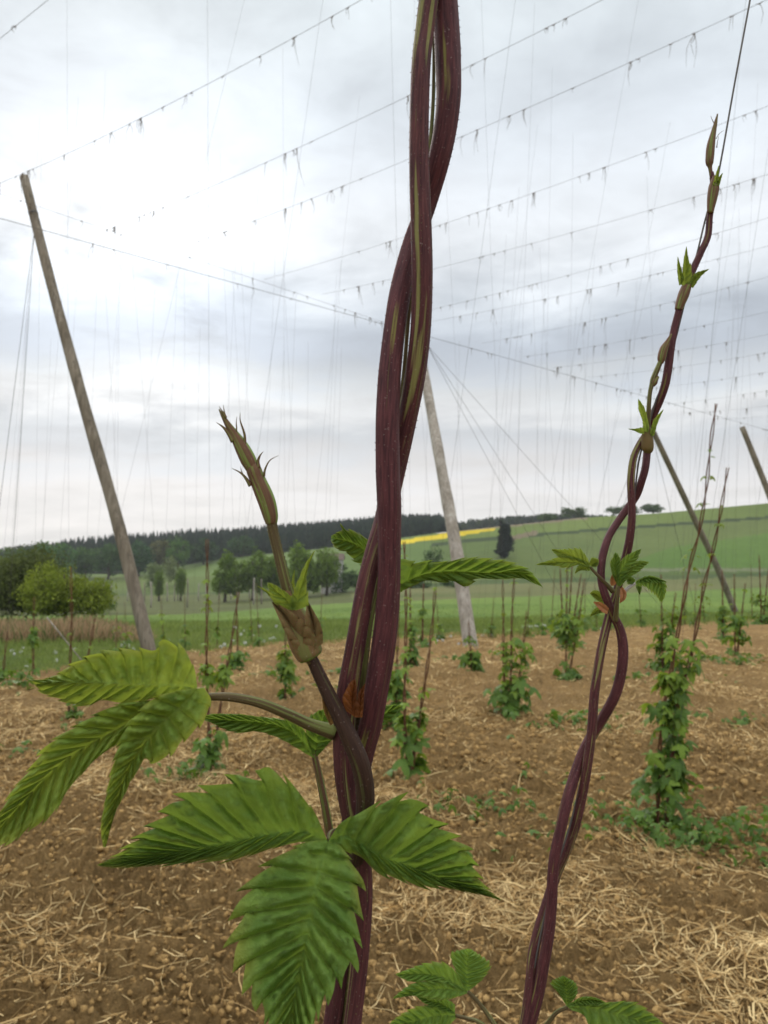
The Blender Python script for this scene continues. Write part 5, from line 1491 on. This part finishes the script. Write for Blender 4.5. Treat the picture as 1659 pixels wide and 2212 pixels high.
small([([(760, 890), (700, 830), (650, 800), (600, 805)], [(760, 830), (700, 780), (640, 768), (600, 800)], [(740, 910), (680, 880), (640, 850), (600, 810)]),
       ([(760, 960), (700, 970), (650, 1000), (600, 1045)], [(740, 930), (680, 940), (630, 980), (598, 1040)], [(770, 1000), (720, 1010), (670, 1020), (603, 1048)])], M_leaf_y, X=XS, d=.606, **kw2)
kw3 = dict(fold=.002, teeth=3, amp=.0003, ser=.04, nt=4, rows=6)
small([([(790, 990), (740, 950), (690, 915), (635, 893)], [(800, 960), (760, 920), (700, 890), (635, 890)], [(780, 1020), (730, 1000), (680, 950), (637, 897)])], M_stipr, 'stipule', X=XS, d=.590, **kw3)
small([([(850, 720), (835, 680), (835, 630), (850, 575)], [(820, 720), (812, 680), (820, 630), (848, 575)], [(875, 700), (880, 660), (875, 620), (852, 575)])], M_stipr, 'stipule', X=XS, d=.590, **kw3)
small([([(930, 740), (955, 800), (950, 860), (915, 905)], [(940, 730), (985, 790), (975, 860), (918, 905)], [(910, 760), (915, 820), (915, 870), (912, 903)])], M_stipr, 'stipule', X=XS, d=.590, **kw3)
# low leaves at the bottom of the picture
kw4 = dict(fold=.004, teeth=8, amp=.0016, ser=.2, nt=6, rows=6)
l = small([([(485, 430), (480, 350), (480, 280), (490, 205)], [(470, 420), (430, 350), (395, 260), (400, 225), (480, 205)], [(500, 420), (560, 370), (600, 310), (590, 270), (500, 208)]),
           ([(480, 430), (370, 365), (250, 340), (105, 343)], [(465, 400), (420, 330), (360, 280), (270, 280), (180, 310), (100, 340)], [(470, 425), (360, 390), (270, 375), (180, 380), (105, 346)]),
           ([(480, 432), (380, 420), (250, 425), (90, 467)], [(470, 420), (370, 375), (250, 375), (170, 400), (88, 465)], [(485, 440), (400, 470), (300, 478), (200, 455), (90, 470)])], M_leaf, X=XG, d=.62, gy=-.0001, **kw4)
mb = MB(); ptube(mb, [XG(483, 432) + (.62,), XG(540, 490) + (.618,), XG(600, 570) + (.615,), XG(660, 660) + (.61,), (1118, 2270, .606)], [4, 4.5, 5, 5.5, 6], 9, .02, 24); mb.build('petiole', M_stemg, l)
l = small([([(420, 560), (320, 560), (200, 590), (60, 620)], [(410, 530), (340, 510), (220, 510), (120, 560), (55, 615)], [(425, 570), (350, 640), (250, 680), (150, 660), (60, 625)]),
           ([(415, 550), (350, 500), (280, 480), (210, 455)], [(415, 500), (370, 470), (300, 460), (208, 452)], [(400, 550), (330, 520), (260, 500), (212, 460)])], M_leaf, X=XG, d=.64, gy=-.0001, **kw4)
mb = MB(); ptube(mb, [XG(420, 560) + (.64,), XG(480, 575) + (.635,), XG(560, 605) + (.62,), (1115, 2275, .61)], [3.6, 4, 4.5, 6], 9, .02, 24); mb.build('petiole', M_stemg, l)
l = small([([(1010, 512), (1010, 450), (1000, 400), (985, 350)], [(1000, 500), (960, 440), (920, 385), (985, 348)], [(1020, 500), (1060, 450), (1055, 390), (990, 348)]),
           ([(1010, 512), (1150, 520), (1300, 560), (1530, 620)], [(1020, 490), (1150, 495), (1350, 485), (1450, 545), (1530, 615)], [(1030, 530), (1100, 560), (1150, 640), (1350, 690), (1530, 630)]),
           ([(1015, 508), (1080, 480), (1140, 475), (1210, 492)], [(1015, 500), (1080, 462), (1150, 462), (1210, 488)], [(1030, 515), (1090, 505), (1150, 505), (1212, 495)])], M_leaf, X=XG, d=.60, gy=-.0001, **kw4)
mb = MB(); ptube(mb, [XG(1010, 514) + (.60,), XG(950, 545) + (.602,), XG(890, 620) + (.604,), (1125, 2280, .606)], [4, 4.4, 5, 6], 9, .02, 24); mb.build('petiole', M_stemg, l)

# wire that the slim bine climbs
mb = MB()
ptube(mb, [(1640, -120, .63), (1622, -10, .628), (1587, 180, .618), (1553, 370, .606), (1536, 430, .604), (1522, 480, .602), (1509, 535, .600), (1497, 580, .605), (1486, 625, .606), (1470, 690, .604), (1452, 760, .606), (1431, 830, .602), (1415, 870, .600), (1398, 930, .604), (1381, 990, .60), (1374, 1040, .604), (1366, 1110, .608), (1340, 1240, .608), (1305, 1400, .608), (1280, 1560, .604), (1240, 1750, .604), (1195, 1900, .604), (1160, 2060, .602), (1125, 2270, .602)],
      [2.0] * 24, 7, 0, 120)
o = mb.build('climbing_wire', M_wire, None, origin=P(1125, 2270, .602))
tag(o, 'dark taut climbing wire rising past the tip of the slim bine', 'wire')

# ------------------------------------------------------------------ haze
def build_haze():
    mb = MB(); box(mb, -1300, 1300, -1300, 1300, -120, 75)
    m = bpy.data.materials.new('haze_air'); m.use_nodes = True
    nt = m.node_tree; nt.nodes.clear()
    v = nnode(nt, 'ShaderNodeVolumePrincipled', {'Color': (.92, .95, 1, 1), 'Density': .00027, 'Anisotropy': .3})
    o_ = nnode(nt, 'ShaderNodeOutputMaterial'); nt.links.new(v.outputs[0], o_.inputs['Volume'])
    o = mb.build('haze', m, smooth=False)
    tag(o, 'thin pale haze over the valley fading the far forest', 'haze', kind='stuff')
    SC.cycles.volume_bounces = 0
build_haze()
